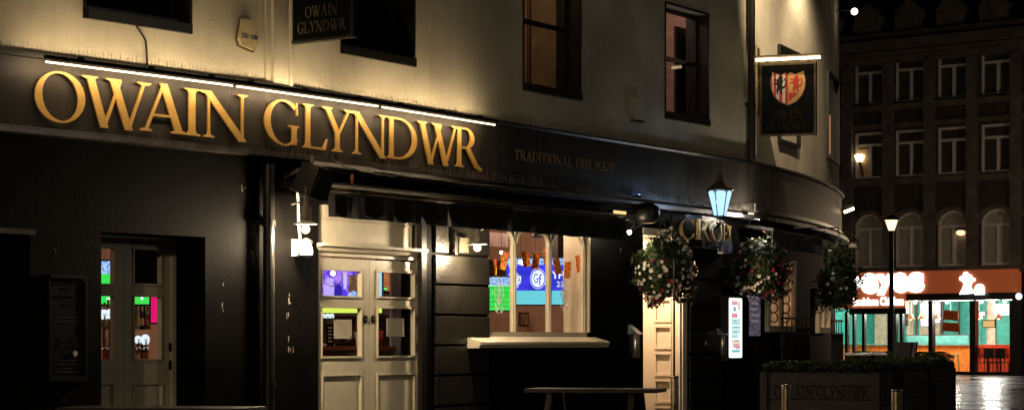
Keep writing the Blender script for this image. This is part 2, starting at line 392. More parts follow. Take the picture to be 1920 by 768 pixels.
L.new(g2.outputs['Position'], br.inputs['Vector']); bp = N.new('ShaderNodeBump'); bp.inputs['Distance'].default_value = .004
L.new(br.outputs[0], bp.inputs['Height']); old = b.inputs['Normal'].links[0].from_node; L.new(old.outputs[0], bp.inputs['Normal']); L.new(bp.outputs[0], b.inputs['Normal'])
g = MB(); g.add([(-400, -60, 0), (400, -60, 0), (400, 900, 0), (-400, 900, 0)], [(0, 1, 2, 3)])
tag(link('ground', g, gm), 'wet dark paving of the street and square', 'ground', kind='structure')

# ================================================================== THE PUB
pub = thing('pub_building', 'old corner pub, cream render upstairs over black painted ground floor with dark fascia', 'building', (P1[0], P1[1], 0))
NW, NG = -.05, -.12                      # planes of the upper and the ground-floor wall
ZT, ZB, ZTOP = 3.94, 3.275, 9.0
def hole(fr, n, pl, pr, yt, yb, ztop=None, zbot=None):
    mid = (pl+pr)/2
    return [fr.s(pl, n), fr.s(pr, n), fr.z(mid, yb, n) if zbot is None else zbot, fr.z(mid, yt, n) if ztop is None else ztop]
W1 = hole(A, NW, 160, 355, 0, 40, ztop=6.1); W2 = hole(B, NW, 641, 775, 0, 105, ztop=6.4)
W3 = hole(B, NW, 982, 1087, 0, 172, ztop=6.4); W4 = hole(B, NW, 1248, 1327, 18, 223)
u = MB(); u.wall(A, -16, 0, 3.9, ZTOP, NW, -.4, [W1]); link('upper_wall', u, M_CREAM, pub)
u = MB(); u.wall(B, 0.002, LB, 3.9, ZTOP, NW, -.4, [W2, W3, W4]); link('upper_wall', u, M_CREAM, pub)
u = MB(); u.sweep([(NW, 3.9), (-.4, 3.9), (-.4, ZTOP), (NW, ZTOP)], PATH[2:]); link('upper_wall', u, M_CREAM, pub)
DA = hole(A, NG, 190, 385, 439, 0, zbot=.02); DL = hole(A, NG, -70, 56, 437, 0, zbot=.02)
DB = hole(B, NG, 597, 797, 0, 0, ztop=2.82, zbot=.02)
WB = hole(B, NG, 916, 1103, 426, 634); WB[3] = 2.85
DC = hole(B, NG, 1206, 1277, 0, 0, ztop=2.75, zbot=.02)
u = MB(); u.wall(A, -16, -.002, 0, 3.28, NG, -.46, [DL, DA]); link('ground_floor_wall', u, M_BLACKW, pub)
u = MB(); u.wall(B, 0, LB, 0, 3.28, NG, -.46, [DB, WB, DC]); link('ground_floor_wall', u, M_BLACKW, pub)
u = MB(); u.sweep([(NG, 0), (-.46, 0), (-.46, 3.28), (NG, 3.28)], PATH[2:]); link('ground_floor_wall', u, M_BLACKW, pub)
# fascia with its ledges, one long profile bent round the corner
u = MB(); u.sweep([(0, ZB), (-.12, ZB), (-.12, ZT), (0, ZT)]); link('fascia_board', u, M_FASC, pub)
u = MB(); u.sweep([(.035, ZT+.002), (-.14, ZT+.002), (-.14, ZT+.05), (.05, ZT+.05), (.05, ZT+.028)])
link('fascia_cornice', u, M_BLACK, pub)
u = MB(); u.sweep([(.055, ZB-.045), (-.13, ZB-.045), (-.13, ZB-.002), (.055, ZB-.002)]); u.sweep([(.030, ZB+.004), (.003, ZB+.004), (.003, ZB+.022), (.030, ZB+.022)])
link('fascia_sill', u, mat('fascia_sill_paint', (.09, .075, .06), .3, .1, var=.3, vscale=6), pub)
u = MB(); u.sweep([(.13, ZB-.16), (-.115, ZB-.16), (-.115, ZB-.05), (.10, ZB-.05), (.13, ZB-.10)], [B.P(.7, 0, 0)[:2]]+PATH[2:]); link('lower_cornice', u, M_BLACK, pub)
# roof and eaves
back = offpath(-9.0, PATH); u = MB(); u.sweep([(.30, ZTOP), (-9, ZTOP), (-9, ZTOP+.2), (.30, ZTOP+.2)], [PATH[0], PATH[1], PATH[2]]+PATH[3:-8:4]); link('roof', u, M_BLACK, pub)
u = MB()
for a, b_ in zip(back[:3], back[1:3]): u.add([(*a, 0), (*b_, 0), (*b_, ZTOP), (*a, ZTOP)], [(0, 1, 2, 3)])
a = PATH[0]; b_ = back[0]; u.add([(*a, 0), (*b_, 0), (*b_, ZTOP), (*a, ZTOP)], [(0, 1, 2, 3)])
a = PATH[-1]; b_ = back[2]; u.add([(*a, 0), (*b_, 0), (*b_, ZTOP), (*a, ZTOP)], [(3, 2, 1, 0)]); link('rear_wall', u, M_BRICK, pub)
# joint pilaster between the two fronts (cream, upstairs) and its black partner below
u = MB(); u.box(B, B.s(503), B.s(512), NW, NW+.025, 3.995, ZTOP-.01); u.box(B, B.s(512), B.s(540), NW, NW+.06, 3.995, ZTOP-.01); link('pilaster', u, M_CREAM, pub)
u = MB(); u.tube([B.P(B.s(544), NW+.05, 3.99), B.P(B.s(544), NW+.05, ZTOP-.02)], .035, 10); link('conduit', u, M_CREAM, pub)
u = MB(); u.box(B, B.s(513), B.s(590), NG, NG+.05, .3, 2.86); link('pilaster', u, M_BLACKW, pub)
u = MB(); u.box(B, B.s(799), B.s(808), NG, NG+.06, 0, 2.86); link('pilaster', u, M_BLACK, pub)
# rusticated pier right of the double door
u = MB(); s0, s1 = B.s(812, NG), B.s(914.5, NG)
def bevelblock(mb, fr, s0, s1, n0, n1, z0, z1, b=.012):
    vs = [fr.P(s0, n0, z0), fr.P(s1, n0, z0), fr.P(s1, n0, z1), fr.P(s0, n0, z1)]+[fr.P(s0+b, n1, z0+b), fr.P(s1-b, n1, z0+b), fr.P(s1-b, n1, z1-b), fr.P(s0+b, n1, z1-b)]
    mb.add(vs, [(4, 5, 6, 7), (0, 1, 5, 4), (1, 2, 6, 5), (2, 3, 7, 6), (3, 0, 4, 7), (3, 2, 1, 0)])
zc = 2.325
for k in range(-1, 7):
    bevelblock(u, B, s0, s1, NG-.01, NG+.035, zc-.36*k-.36+.008, zc-.36*k-.006)
link('rusticated_pier', u, mat('black_masonry_paint', (.017, .015, .011), .4, var=.2, vscale=4, bump=.008, bscale=35), pub)
u = MB(); s0, s1 = B.s(1290, NG), B.s(1352, NG)
for k in range(0, 8): bevelblock(u, B, s0, s1, NG-.01, NG+.03, .02+.36*k+.008, .02+.36*k+.354)
link('rusticated_pier', u, M_BLACK, pub)
# plinths
u = MB(); u.box(A, DL[1]+.02, DA[0]-.02, NG, NG+.03, 0, .35); u.box(A, DA[1]+.02, -.02, NG, NG+.03, 0, .35); u.box(B, DB[1]+.4, DC[0]-.02, NG, NG+.045, 0, .30)
link('plinth', u, M_BLACK, pub)

# ---- upstairs sash windows
def sash(fr, h, nf, glassmat, bar=.45, depth=.20, name='sash_window', right=.0):
    f = MB(); s0, s1, z0, z1 = h; n = nf-depth
    fw = .055
    f.box(fr, s0, s1, n-.03, nf+.05, z0-.05, z0+.045)                     # sill
    f.box(fr, s0, s0+fw, n-.03, n+.03, z0+.045, z1); f.box(fr, s1-fw, s1, n-.03, n+.03, z0+.045, z1); f.box(fr, s0+fw, s1-fw, n-.03, n+.03, z1-fw, z1)
    f.box(fr, s0+fw, s1-fw, n-.03, n+.02, z0+.045, z0+.10)
    zb = z0+bar*(z1-z0); f.box(fr, s0+fw, s1-fw, n-.02, n+.035, zb-.025, zb+.03)
    o = link(name, f, M_BLACK, pub)
    f = MB(); f.box(fr, s1-.004, s1+.001, n+.03, nf+.001, z0+.045, z1); f.box(fr, s0-.001, s0+.012, n+.03, nf+.001, z0+.045, z1); f.box(fr, s1+.001, s1+.03, nf, nf+.012, z0-.05, z1+.03)
    f.box(fr, s1-.005, s1+.0015, -.405, n-.031, z0, z1); f.box(fr, s0-.0015, s0+.005, -.405, n-.031, z0, z1); f.box(fr, s0-.03, s0-.001, nf, nf+.012, z0-.05, z1+.03); f.box(fr, s0-.001, s1+.001, nf, nf+.012, z1, z1+.03)
    link('reveal_trim', f, M_BLACK, o)
    f = MB(); f.box(fr, s0+fw, s1-fw, n-.010, n-.004, z0+.10, z1-fw); link('pane', f, glassmat, o)
    return o
sash(A, W1, NW, M_DGLASS, .5, .12); sash(B, W2, NW, M_DGLASS, .5, .18)
sash(B, W3, NW, M_GLASS, .455, .22); sash(B, W4, NW, M_GLASS, .54, .20)
def room(fr, s0, s1, n1, n0, z0, z1, mw, mf, mc, nm='interior'):
    f = MB(); P = fr.P
    f.add([P(s0, n0, z0), P(s1, n0, z0), P(s1, n0, z1), P(s0, n0, z1)], [(0, 1, 2, 3)])
    f.add([P(s0, n1, z0), P(s0, n0, z0), P(s0, n0, z1), P(s0, n1, z1)], [(0, 1, 2, 3)])
    f.add([P(s1, n0, z0), P(s1, n1, z0), P(s1, n1, z1), P(s1, n0, z1)], [(0, 1, 2, 3)])
    link(nm+'_wall', f, mw, pub)
    f = MB(); f.add([P(s0, n1, z0), P(s1, n1, z0), P(s1, n0, z0), P(s0, n0, z0)], [(0, 1, 2, 3)]); link(nm+'_floor', f, mf, pub)
    f = MB(); f.add([P(s0, n0, z1), P(s1, n0, z1), P(s1, n1, z1), P(s0, n1, z1)], [(0, 1, 2, 3)]); link(nm+'_ceiling', f, mc, pub)
room(B, W3[0]-.6, W3[1]+.8, -.41, -2.0, W3[2]-.6, 7.2, mat('upstairs_wallpaper', (.45, .33, .20), .8), M_INTDARK, M_CEIL, 'upstairs_room')
room(B, W4[0]-.5, W4[1]+.5, -.41, -2.4, W4[2]-.6, 7.6, mat('upstairs_pink_plaster', (.55, .42, .36), .8), M_INTDARK, M_CEIL, 'upstairs_room')
# panelling and curtain seen in the third window, shutter in the fourth
u = MB(); s = B.s(995, -.9); u.box(B, s-.02, s+.02, -.95, -.90, 4.2, 7); s = B.s(1043, -.9); u.box(B, s, s+.03, -.95, -.9, 4.2, 7); u.box(B, s+.03, s+.8, -.97, -.93, 4.2, 7)
link('curtain_rail_post', u, mat('brown_curtain', (.22, .12, .06), .8, var=.3, vscale=9, stretch=(8, 8, .3)), pub)
u = MB(); s = B.s(1268, -.5); u.box(B, s, s+1.3, -.54, -.50, W4[2], W4[3]-.14); link('shutter', u, mat('dark_shutter', (.02, .016, .013), .7), pub)
light('POINT', 'upstairs_bulb', B.P((W3[0]+W3[1])/2-.2, -1.3, 6.6), 10.0, (1, .75, .50), .1)
light('POINT', 'upstairs_bulb', B.P(W4[0]+.0, -1.5, 6.7), 24.0, (1, .66, .55), .1)
for (px, py) in ((1255, 130), (1256, 171)):
    u = MB(); s = B.s(px, -1.6); u.ball(B.P(s, -1.6, B.z(px, py, -1.6)), .016, 8, 6)
    solo('fairy_light', u, M_GLOBE, 'tiny fairy light in the pink-lit upstairs window, '+('upper' if py < 150 else 'lower')+' of two', 'light', B.P(s, -1.6, B.z(px, py, -1.6)), 'fairy lights upstairs')

# ---- ground floor rooms
RP = [A.P(-9, -.461, 0), A.P(-9, -5.4, 0), B.P(-.6, -5.6, 0), B.P(LB-1.0, -5.6, 0), B.P(LB-1.0, -.461, 0), B.P(.0, -.461, 0)]
f = MB()
for a, b_ in zip(RP[:4], RP[1:5]): f.add([(a[0], a[1], .03), (b_[0], b_[1], .03), (b_[0], b_[1], 3.2), (a[0], a[1], 3.2)], [(0, 1, 2, 3)])
link('bar_room_wall', f, M_PINKW, pub)
f = MB(); f.add([(p[0], p[1], .03) for p in RP], [(0, 1, 2, 3, 4, 5)]); link('bar_room_floor', f, M_INTDARK, pub)
f = MB(); f.add([(p[0], p[1], 3.2) for p in RP], [(0, 1, 2, 3, 4, 5)]); link('bar_room_ceiling', f, M_CEIL, pub)
for (s, n, e) in ((1.5, -.95, 12), (3.6, -3.2, 16), (5.0, -2.3, 26), (7.0, -.85, 44), (5.9, -.75, 26), (8.2, -2.6, 36), (3.2, -1.9, 8), (9.5, -2.5, 14)):  # some points added only to brighten the bunting, boarding and amber panel
    light('POINT', 'bar_room_light', B.P(s, n, 2.95), e, (1, .68, .46), .15)
for (s, n, e) in ((-2.2, -2.4, 14), (-5.0, -2.4, 12)):
    light('POINT', 'bar_room_light', A.P(s, n, 2.9), e, (1, .62, .36), .15)

# ---- panelled doors
def panel_frame(mb, fr, s0, s1, z0, z1, n, w=.022, t=.014):
    """bead round an opening, mitred look"""
    mb.box(fr, s0-w, s0, n, n+t, z0-w, z1+w); mb.box(fr, s1, s1+w, n, n+t, z0-w, z1+w)
    mb.box(fr, s0, s1, n, n+t, z1, z1+w); mb.box(fr, s0, s1, n, n+t, z0-w, z0)
def leaf(fr, s0, s1, z0, z1, n, lights_, panels, name='door_leaf', th=.045, m=M_WHITE):
    d = MB(); d.wall(fr, s0, s1, z0, z1, n, n-th, [*lights_, *panels])
    for h in lights_: panel_frame(d, fr, *h, n+.0006)
    for h in panels:
        d.box(fr, h[0], h[1], n-th+.005, n-.022, h[2], h[3]); panel_frame(d, fr, *h, n+.0006, .02, .012)
        i = .035; bevelblock(d, fr, h[0]+i, h[1]-i, n-.024, n-.008, h[2]+i, h[3]-i, .015)
    o = link(name, d, m, pub)
    for h in lights_:
        p = MB(); p.box(fr, h[0], h[1], n-.028, n-.022, h[2], h[3]); link('pane', p, M_GLASS, o)
    return o
def rc(fr, n, pl, pr, yt, yb):
    mid = (pl+pr)/2; return (fr.s(pl, n), fr.s(pr, n), fr.z(mid, yb, n), fr.z(mid, yt, n))
n = -.22
hl = [rc(B, n, 603, 676, 507, 554), rc(B, n, 603, 676, 577, 667)]; pl = [rc(B, n, 605, 676, 704, 0)]; pl = [(pl[0][0], pl[0][1], .30, pl[0][3])]
zd = B.z(693, 487, n)
d1 = leaf(B, B.s(599, n), B.s(692.4, n), .06, zd, n, hl, pl)
hl2 = [rc(B, n, 708, 776, 511, 556), rc(B, n, 708, 776, 578, 666)]; pl2 = [rc(B, n, 708, 776, 702, 0)]; pl2 = [(pl2[0][0], pl2[0][1], .30, pl2[0][3])]
d2 = leaf(B, B.s(693.2, n), B.s(785, n), .06, zd, n, hl2, pl2)
for d_, px in ((d1, 686), (d2, 700)):
    k = MB(); k.disc(B, B.s(px, n+.01), B.z(px, 598, n), .036, n+.001, n+.012, 20, .048); kk = link('lock_plate', k, M_DMETAL, d_)
    k = MB(); k.disc(B, B.s(px, n+.01), B.z(px, 598, n), .014, n+.012, n+.02, 12); link('keyhole', k, M_ALU, kk)
u = MB()
u.box(B, B.s(785.6, n), DB[1]-.002, n-.05, n+.03, .03, zd+.03); u.box(B, DB[0]+.002, B.s(598.6, n), n-.05, n+.02, .03, zd+.03)
u.box(B, DB[0]+.002, DB[1]-.002, n-.06, n-.01, zd+.034, 2.80)
panel_frame(u, B, DB[0]+.14, DB[1]-.14, zd+.17, 2.62, n-.0095, .02, .012)
link('door_frame', u, M_WHITE, pub)
u = MB(); z = zd+.02; prof = [(-.20, z), (-.20, z+.035), (-.13, z+.05), (-.11, z+.085), (-.03, z+.10), (-.03, z+.13), (-.24, z+.135), (-.24, z)]
u.sweep([(a, b_) for a, b_ in prof], [B.P(DB[0]-.03, 0, 0)[:2], B.P(DB[1]-.06, 0, 0)[:2]]); link('door_hood', u, M_WHITE, pub)
for i, (dd, sx, yy) in enumerate(((pub, 789, 600), (pub, 789, 523), (pub, 789, 650))):
    k = MB(); k.tube([B.P(B.s(785.5, n+.03), n+.012, B.z(sx, yy, n)-.05), B.P(B.s(785.5, n+.03), n+.012, B.z(sx, yy, n)+.05)], .009, 8); link('hinge', k, M_DMETAL, pub)
u = MB(); u.box(B, DB[0], DB[1], -.46, -.05, 0, .055); u.box(A, DA[0], DA[1], -.75, -.05, 0, .055); link('doorstep', u, mat('doorstep_stone', (.12, .10, .08), .5), pub)
# notices stuck to the two lower panes
for (px0, px1, y0, y1, lb) in ((626.5, 659.5, 598.5, 634, 'square paper notice on the lower pane of the left door leaf'), (725.5, 757.5, 596.5, 630, 'square paper notice on the lower pane of the right door leaf')):
    r_ = rc(B, n-.015, px0, px1, y0, y1); c = B.P(r_[0], n-.015, r_[2]); t0 = thing('paper_notice', lb, 'notice', c, 'paper notices on the double door')
    k = MB(); k.box(B, r_[0], r_[1], n-.018, n-.014, r_[2], r_[3]); link('sheet', k, M_PAPER, t0)
    k = MB()
    for j in range(6):
        zz = r_[3]-.05-j*.022; w = (r_[1]-r_[0]); k.box(B, r_[0]+w*(.12+.05*(j % 3)), r_[1]-w*(.12+.07*((j+1) % 3)), n-.0142, n-.0128, zz, zz+.004)
    link('printed_lines', k, mat('faint_print', (.42, .36, .26), .8), t0)
    k = MB()
    for a in (0, 1):
        for b_ in (0, 1): k.disc(B, r_[a]+(.02, -.02)[a], r_[2+b_]+(.02, -.02)[b_], .007, n-.0142, n-.010, 10)
    link('corner_pins', k, M_DMETAL, t0)

# left double door, deep in its recess
n = -.55; zd = A.z(270, 446, n)
d3 = leaf(A, A.s(136, n), A.s(231.6, n), .06, zd, n, [rc(A, n, 157, 212, 465, 531), rc(A, n, 157, 212, 554, 673)], [(A.s(157, n), A.s(212, n), .30, A.z(200, 720, n))])
d4 = leaf(A, A.s(232.3, n), A.s(320, n), .06, zd, n, [rc(A, n, 251, 300.5, 468, 531), rc(A, n, 251, 300.5, 556, 672)], [(A.s(251, n), A.s(303, n), .30, A.z(276, 720, n))])
u = MB(); u.box(A, A.s(320.4, n), A.s(328, n), n-.05, n+.02, .03, zd+.05); u.box(A, A.s(128, n), A.s(328, n), n-.06, n-.01, zd+.004, DA[3]+.1); link('door_frame', u, M_WHITE, pub)
u = MB(); k_ = rc(A, n-.06, 251, 301, 466, 532); u.box(A, k_[0]-.02, k_[1]+.02, n-.08, n-.06, k_[2]-.02, k_[3]+.02); link('blackout_board', u, M_SIGNBK, pub)
for yy in (650, 683): k = MB(); k.box(A, A.s(316, n), A.s(320, n), n+.001, n+.014, A.z(318, yy+8, n), A.z(318, yy-8, n)); link('hinge', k, M_DMETAL, pub)
u = MB(); u.wall(A, DA[0]-1.2, DA[1]+.5, .0, 3.2, -.462, -.60, [(DA[0]-.45, DA[1]+.02, .01, zd+.02)]); link('lobby_wall', u, M_BLACKW, pub)
u = MB(); u.box(A, DL[0]-.1, DL[1]+.1, -.75, -.70, .0, 3.2); link('shut_door', u, M_BLACK, pub)
u = MB(); u.box(A, DL[0], DL[1]+.03, NG, NG+.05, DL[3], DL[3]+.05); link('lintel_moulding', u, mat('dusty_black', (.06, .055, .05), .5), pub)

# ---- ground floor bay window: three arched lights, deep cream sill
n = NG-.055
zb, zt = B.z(1010, 622, n), 2.74
f = MB(); sL, sR = WB[0]-.0, WB[1]
m1, m2, m3 = B.s(962.5, n), B.s(1029, n), sR-.036
m0 = 2*m1-m2; mw = .034
for s in (m0, m1, m2, m3):
    f.box(B, s-mw, s+mw, n-.03, n+.02, zb, zt); f.box(B, s-mw*.45, s+mw*.45, n+.021, n+.035, zb, zt)
f.box(B, m0-mw, sR, n-.06, n+.034, zb-.07, zb); f.box(B, m0-mw, sR-.001, n-.06, n+.034, zt, 2.85)
f.box(B, m3+mw+.001, sR+.03, n+.032, NG+.016, zb, 2.85)
win = link('casement_frame', f, M_WHITE, pub)
f = MB()
for a, b_ in ((m0, m1), (m1, m2), (m2, m3)):             # arched heads: spandrels in the corners
    a, b_ = a+mw, b_-mw; w = b_-a; hh = .20
    left = [(a, zt-.002), (a, zt-hh)]+[(a+w*.5*(1-cos(pi/2*j/8)), zt-hh+hh*.97*sin(pi/2*j/8)) for j in range(1, 9)]
    f.prism(B, left, n-.03, n+.022); f.prism(B, [(a+b_-p[0], p[1]) for p in left], n-.03, n+.022)
    for sgn in (0, 1):
        arc = [(a+w*.5*(1-cos(pi/2*j/8)), zt-hh+hh*.97*sin(pi/2*j/8)) for j in range(9)]; inn = [(p[0]+.014, p[1]-.014) for p in arc]
        if sgn: arc = [(a+b_-p[0], p[1]) for p in arc]; inn = [(a+b_-p[0], p[1]) for p in inn]
        f.strip(B, arc, inn, n+.022, n+.04)
link('arched_heads', f, M_WHITE, win)
for a, b_ in ((m0, m1), (m1, m2), (m2, m3)):
    f = MB(); f.box(B, a+mw, b_-mw, n-.022, n-.016, zb, zt); link('pane', f, M_GLASS, win)
f = MB(); s0, s1 = B.s(901, .10), B.s(1143, .10)
prof = [(n+.03, zb-.055), (.085, zb-.115), (.105, zb-.125), (.105, zb-.155), (.085, zb-.165), (.085, zb-.195), (-.10, zb-.20), (n+.03, zb-.20)]
f.sweep(prof, [B.P(s0, 0, 0)[:2], B.P(s1, 0, 0)[:2]]); link('window_sill', f, M_WHITE, pub)
f = MB(); f.box(B, sR-.012, sR-.001, -.47, n-.052, zb-.07, 2.85); f.box(B, WB[0]+.01, sR-.013, -.47, n-.062, zb-.06, zb-.02); f.box(B, sR-.012, sR+.10, -.49, -.471, .5, 3.1); link('inner_reveal', f, M_WHITE, pub)
# open doorway with a bright panelled reveal
f = MB(); dep = .60; s1 = DC[1]
def revbox(mb, q0, q1, t0, t1, z0, z1): mb.box(B, s1-t1, s1-t0, NG-q1, NG-q0, z0, z1)   # q into the wall, t proud of the jamb
revbox(f, 0.0, dep, .002, .012, .02, 2.74)
for q0, q1 in ((0.0, .13), (dep-.20, dep)):
    revbox(f, q0, q1, .012, .04, .02, 2.74)
zz = [.02]+[.34+.385*k for k in range(7)]
for k in range(8):
    z0 = .05+.385*k-.05; revbox(f, .13, dep-.20, .012, .04, max(.02, z0-.05), z0+.055)
for k in range(7):
    z0 = .055+.385*k+.0; a = z0; b_ = z0+.28
    q0, q1 = .13, dep-.20
    for (x0, x1, y0, y1) in ((q0, q0+.022, a, b_), (q1-.022, q1, a, b_)): revbox(f, x0, x1, .012, .052, y0, y1)
    revbox(f, q0, q1, .0405, .058, a-.03, a); revbox(f, q0, q1, .0405, .058, b_, b_+.03)
link('panelled_reveal', f, M_WHITE2, pub)
f = MB(); f.box(B, DC[1]+.0, DC[1]+.13, NG, NG+.03, .02, 2.75); f.box(B, DC[0]-.02, DC[1]+.13, NG, NG+.03, 2.752, 2.86); link('door_architrave', f, M_WHITE2, pub)
f = MB(); f.box(B, DC[0]-.08, DC[1]+.06, NG-.66, NG-.61, .02, 3.1); f.box(B, DC[0]-.08, DC[0]-.03, NG-.61, NG-.345, .02, 3.1); f.box(B, DC[0]-.02, DC[1]+.05, NG-.60, NG-.35, 2.76, 2.8); link('lobby_wall', f, M_WHITE2, pub)
light('POINT', 'lobby_light', B.P(DC[0]+.35, NG-.30, 2.60), 200, (1, .66, .38), .06)

# ---- rounded corner: upper and lower windows
def flatwin(px0, px1, yt, yb, nm, frame_m, pane_m, bars=0, nn=.0, fw=.05, deep=.05):
    fr = arcframe((px0+px1)/2); s0, s1 = fr.s(px0, nn), fr.s(px1, nn); mid = (px0+px1)/2; z0, z1 = fr.z(mid, yb, nn), fr.z(mid, yt, nn)
    f = MB(); f.wall(fr, s0, s1, z0, z1, nn+deep, nn-.12, [(s0+fw, s1-fw, z0+fw, z1-fw)])
    for b_ in range(bars):
        c = s0+fw+(s1-s0-2*fw)*(b_+1)/(bars+1); f.box(fr, c-.06, c+.06, nn-.06, nn+deep-.005, z0+fw, z1-fw)
    o = link(nm, f, frame_m, pub); p = MB(); p.box(fr, s0+fw, s1-fw, nn-.02, nn-.01, z0+fw, z1-fw); link('pane', p, pane_m, o)
    return fr, s0, s1, z0, z1, o
flatwin(1458, 1496, 92, 273, 'corner_sash_window', M_BLACK, M_DGLASS, 0, NW, .06)
w6 = flatwin(1549, 1570, 142, 302, 'corner_sash_window', M_BLACK, M_DGLASS, 0, NW, .06)
fr, s0, s1, z0, z1, o = w6; f = MB(); f.box(fr, s0+.25*(s1-s0), s0+.36*(s1-s0), NW-.008, NW+.002, z0+.1, z0+.52*(z1-z0)); link('curtain_gap', f, emi('lit_curtain_gap', (1, .42, .2), .55), o)
M_WARMP = emi('lit_blind', (.62, .34, .17), .5, (.40, .20, .09), 3)
wa = flatwin(1436, 1488, 486, 622, 'cream_corner_window', M_WHITE, M_WARMP, 1, NG+.02, .10)
wb = flatwin(1531, 1553, 540, 624, 'cream_corner_window', M_WHITE, M_WARMP, 1, NG+.02, .10)
for (fr, s0, s1, z0, z1, o), k0 in ((wa, 2), (wb, 2)):
    f = MB()
    for j in range(k0):                                    # leaded tracery
        a = s0+.10+(s1-s0-.2)*j/k0+.03; b_ = s0+.10+(s1-s0-.2)*(j+1)/k0-.03; c = (a+b_)/2; zz = z0+.14
        while zz < z1-.2:
            f.strip(fr, [(c+(b_-a)*.38*cos(t/10*2*pi), zz+.09+.09*sin(t/10*2*pi)) for t in range(10)], [(c+(b_-a)*.30*cos(t/10*2*pi), zz+.09+.075*sin(t/10*2*pi)) for t in range(10)], NG+.011, NG+.022, True); zz += .15
    link('tracery', f, mat('tracery_lead', (.30, .20, .16), .5), o)
# railing below the window and round the terrace edge of it
for (fr, s0, s1, z0, z1, o), lb in ((wa, 'black iron railing under the cream corner window beside the framed poster'), (wb, 'black iron railing under the narrow corner window behind the third basket')):
    t0 = thing('iron_railing', lb, 'railing', fr.P(s0, .15, 0)); zr = z0+.20
    for za, zb_ in ((zr, zr+.03), (zr-.22, zr-.195), (.12, .15)): f = MB(); f.box(fr, s0-.02, s1+.02, .14, .17, za, zb_); link('rail', f, M_DMETAL, t0)
    f = MB(); c = int((s1-s0)/.09)
    for j in range(c+1): q = s0+(s1-s0)*j/c; f.tube([fr.P(q, .155, 0), fr.P(q, .155, zr-.2 if j % 3 else zr)], .010, 6)
    link('balusters', f, mat('rail_wire', (.06, .055, .05), .35, .5), t0)
# small dutch blind boxes over the corner windows
for px0, px1, y0 in ((1447, 1540, 434),):
    fr = arcframe(1493); s0, s1 = fr.s(px0, .3), fr.s(px1, .3); z1 = fr.z(1493, y0, .3)
    t0 = thing('window_awning', 'small folded grey awning over the corner windows', 'awning', fr.P((s0+s1)/2, NG, z1-.35))
    f = MB(); f.add([fr.P(s0, NG, z1+.05), fr.P(s1, NG, z1+.05), fr.P(s1, .34, z1-.02), fr.P(s0, .34, z1-.02), fr.P(s0, NG, z1), fr.P(s1, NG, z1), fr.P(s1, .32, z1-.06), fr.P(s0, .32, z1-.06)], [(0, 3, 2, 1), (4, 5, 6, 7), (3, 7, 6, 2), (0, 1, 5, 4), (0, 4, 7, 3), (1, 2, 6, 5)]); link('hood', f, M_BLACK, t0)
    f = MB(); f.box(fr, s0, s1, .30, .315, z1-.30, z1-.06); link('valance', f, mat('grey_canvas', (.05, .055, .065), .8), t0)

# ---- bird spikes on the ledges (wire combs)
def spikes(fr, s0, s1, n0, z, h, lb, step=.035, lean=.35):
    f = MB(); c = int((s1-s0)/step); q = fr.P((s0+s1)/2, n0, z)
    f.box(fr, s0, s1, n0-.012, n0+.012, z, z+.006)
    for j in range(c):
        s = s0+(j+random.uniform(-.25, .25))*step; hh = h*random.uniform(.75, 1.1)
        if random.random() < .12: continue
        d = (.0, lean, -lean)[j % 3]*h*.8
        f.tube([fr.P(s, n0, z), fr.P(s+random.uniform(-.01, .01), n0+d, z+hh)], .0022, 3, cap=False, smooth=False)
    solo('bird_spikes', f, M_SPIKE, lb, 'bird spikes', q, 'bird spike strips')
spikes(A, -9, -.1, -.02, ZT+.052, .10, 'wire bird spikes along the ledge above the first sign word')
spikes(B, .15, 4.6, -.02, ZT+.052, .09, 'wire bird spikes on the ledge above the second sign word')
spikes(B, 4.7, 11.8, -.02, ZT+.052, .11, 'wire bird spikes on the ledge below the lit sash windows')
spikes(B, .1, 1.1, .16, ZB-.05, .11, 'wire bird spikes behind the tilted black speaker', lean=.15)
spikes(B, 1.9, 5.9, .10, ZB-.05, .12, 'wire bird spikes on the lower ledge above the double door and awning', lean=.15)
spikes(B, 6.4, 11.9, .10, ZB-.05, .12, 'wire bird spikes on the lower ledge near the blue-white lantern', lean=.15)

# ---- gold letters
LET1 = [('O', 66, 161), ('W', 155, 284), ('A', 264, 353), ('I', 345, 379), ('N', 379, 466)]
LET2 = [('G', 497, 564), ('L', 568, 617), ('Y', 606, 663), ('N', 660, 727), ('D', 726, 784), ('W', 783, 863), ('R', 854, 903)]
ZL0, ZL1 = 3.365, 3.835
for lets, fr, lb in ((LET1, A, 'large raised gold letters OWAIN on the dark fascia'), (LET2, B, 'large raised gold letters GLYNDWR on the dark fascia')):
    t0 = thing('sign_lettering', lb, 'sign', fr.P(fr.s(lets[0][1], .06), .03, ZL0), 'gold fascia lettering')
    for c, a, b_ in lets:
        f = MB(); addglyph(f, fr, c, fr.s(a, .05), fr.s(b_, .05), ZL0, ZL1, .028, .045)
        o = link('letter', f, M_GOLD, t0); o['label'] = 'gold letter '+c
f = MB(); s0, s1 = B.s(966, .01), B.s(1153, .01)
words = [('TRADITIONAL', .0, .555), ('FREE', .60, .76), ('HOUSE', .79, 1.0)]
for w, a, b_ in words: roman(f, B, w, s0+(s1-s0)*a, s0+(s1-s0)*b_, 3.545, .125, .001, .006)
solo('fascia_motto', f, M_DULLGOLD, 'small dull gold words TRADITIONAL FREE HOUSE on the fascia', 'sign', B.P(s0, 0, 3.545))
# board joints in the fascia
f = MB()
for px in (240, 430): s = A.s(px); f.box(A, s-.004, s+.004, .0, .0022, ZB+.03, ZT-.01)
for px in (498, 700, 935, 1006, 1290): s = B.s(px); f.box(B, s-.004, s+.004, .0, .0022, ZB+.03, ZT-.01)
link('fascia_joints', f, M_BLACK, pub)

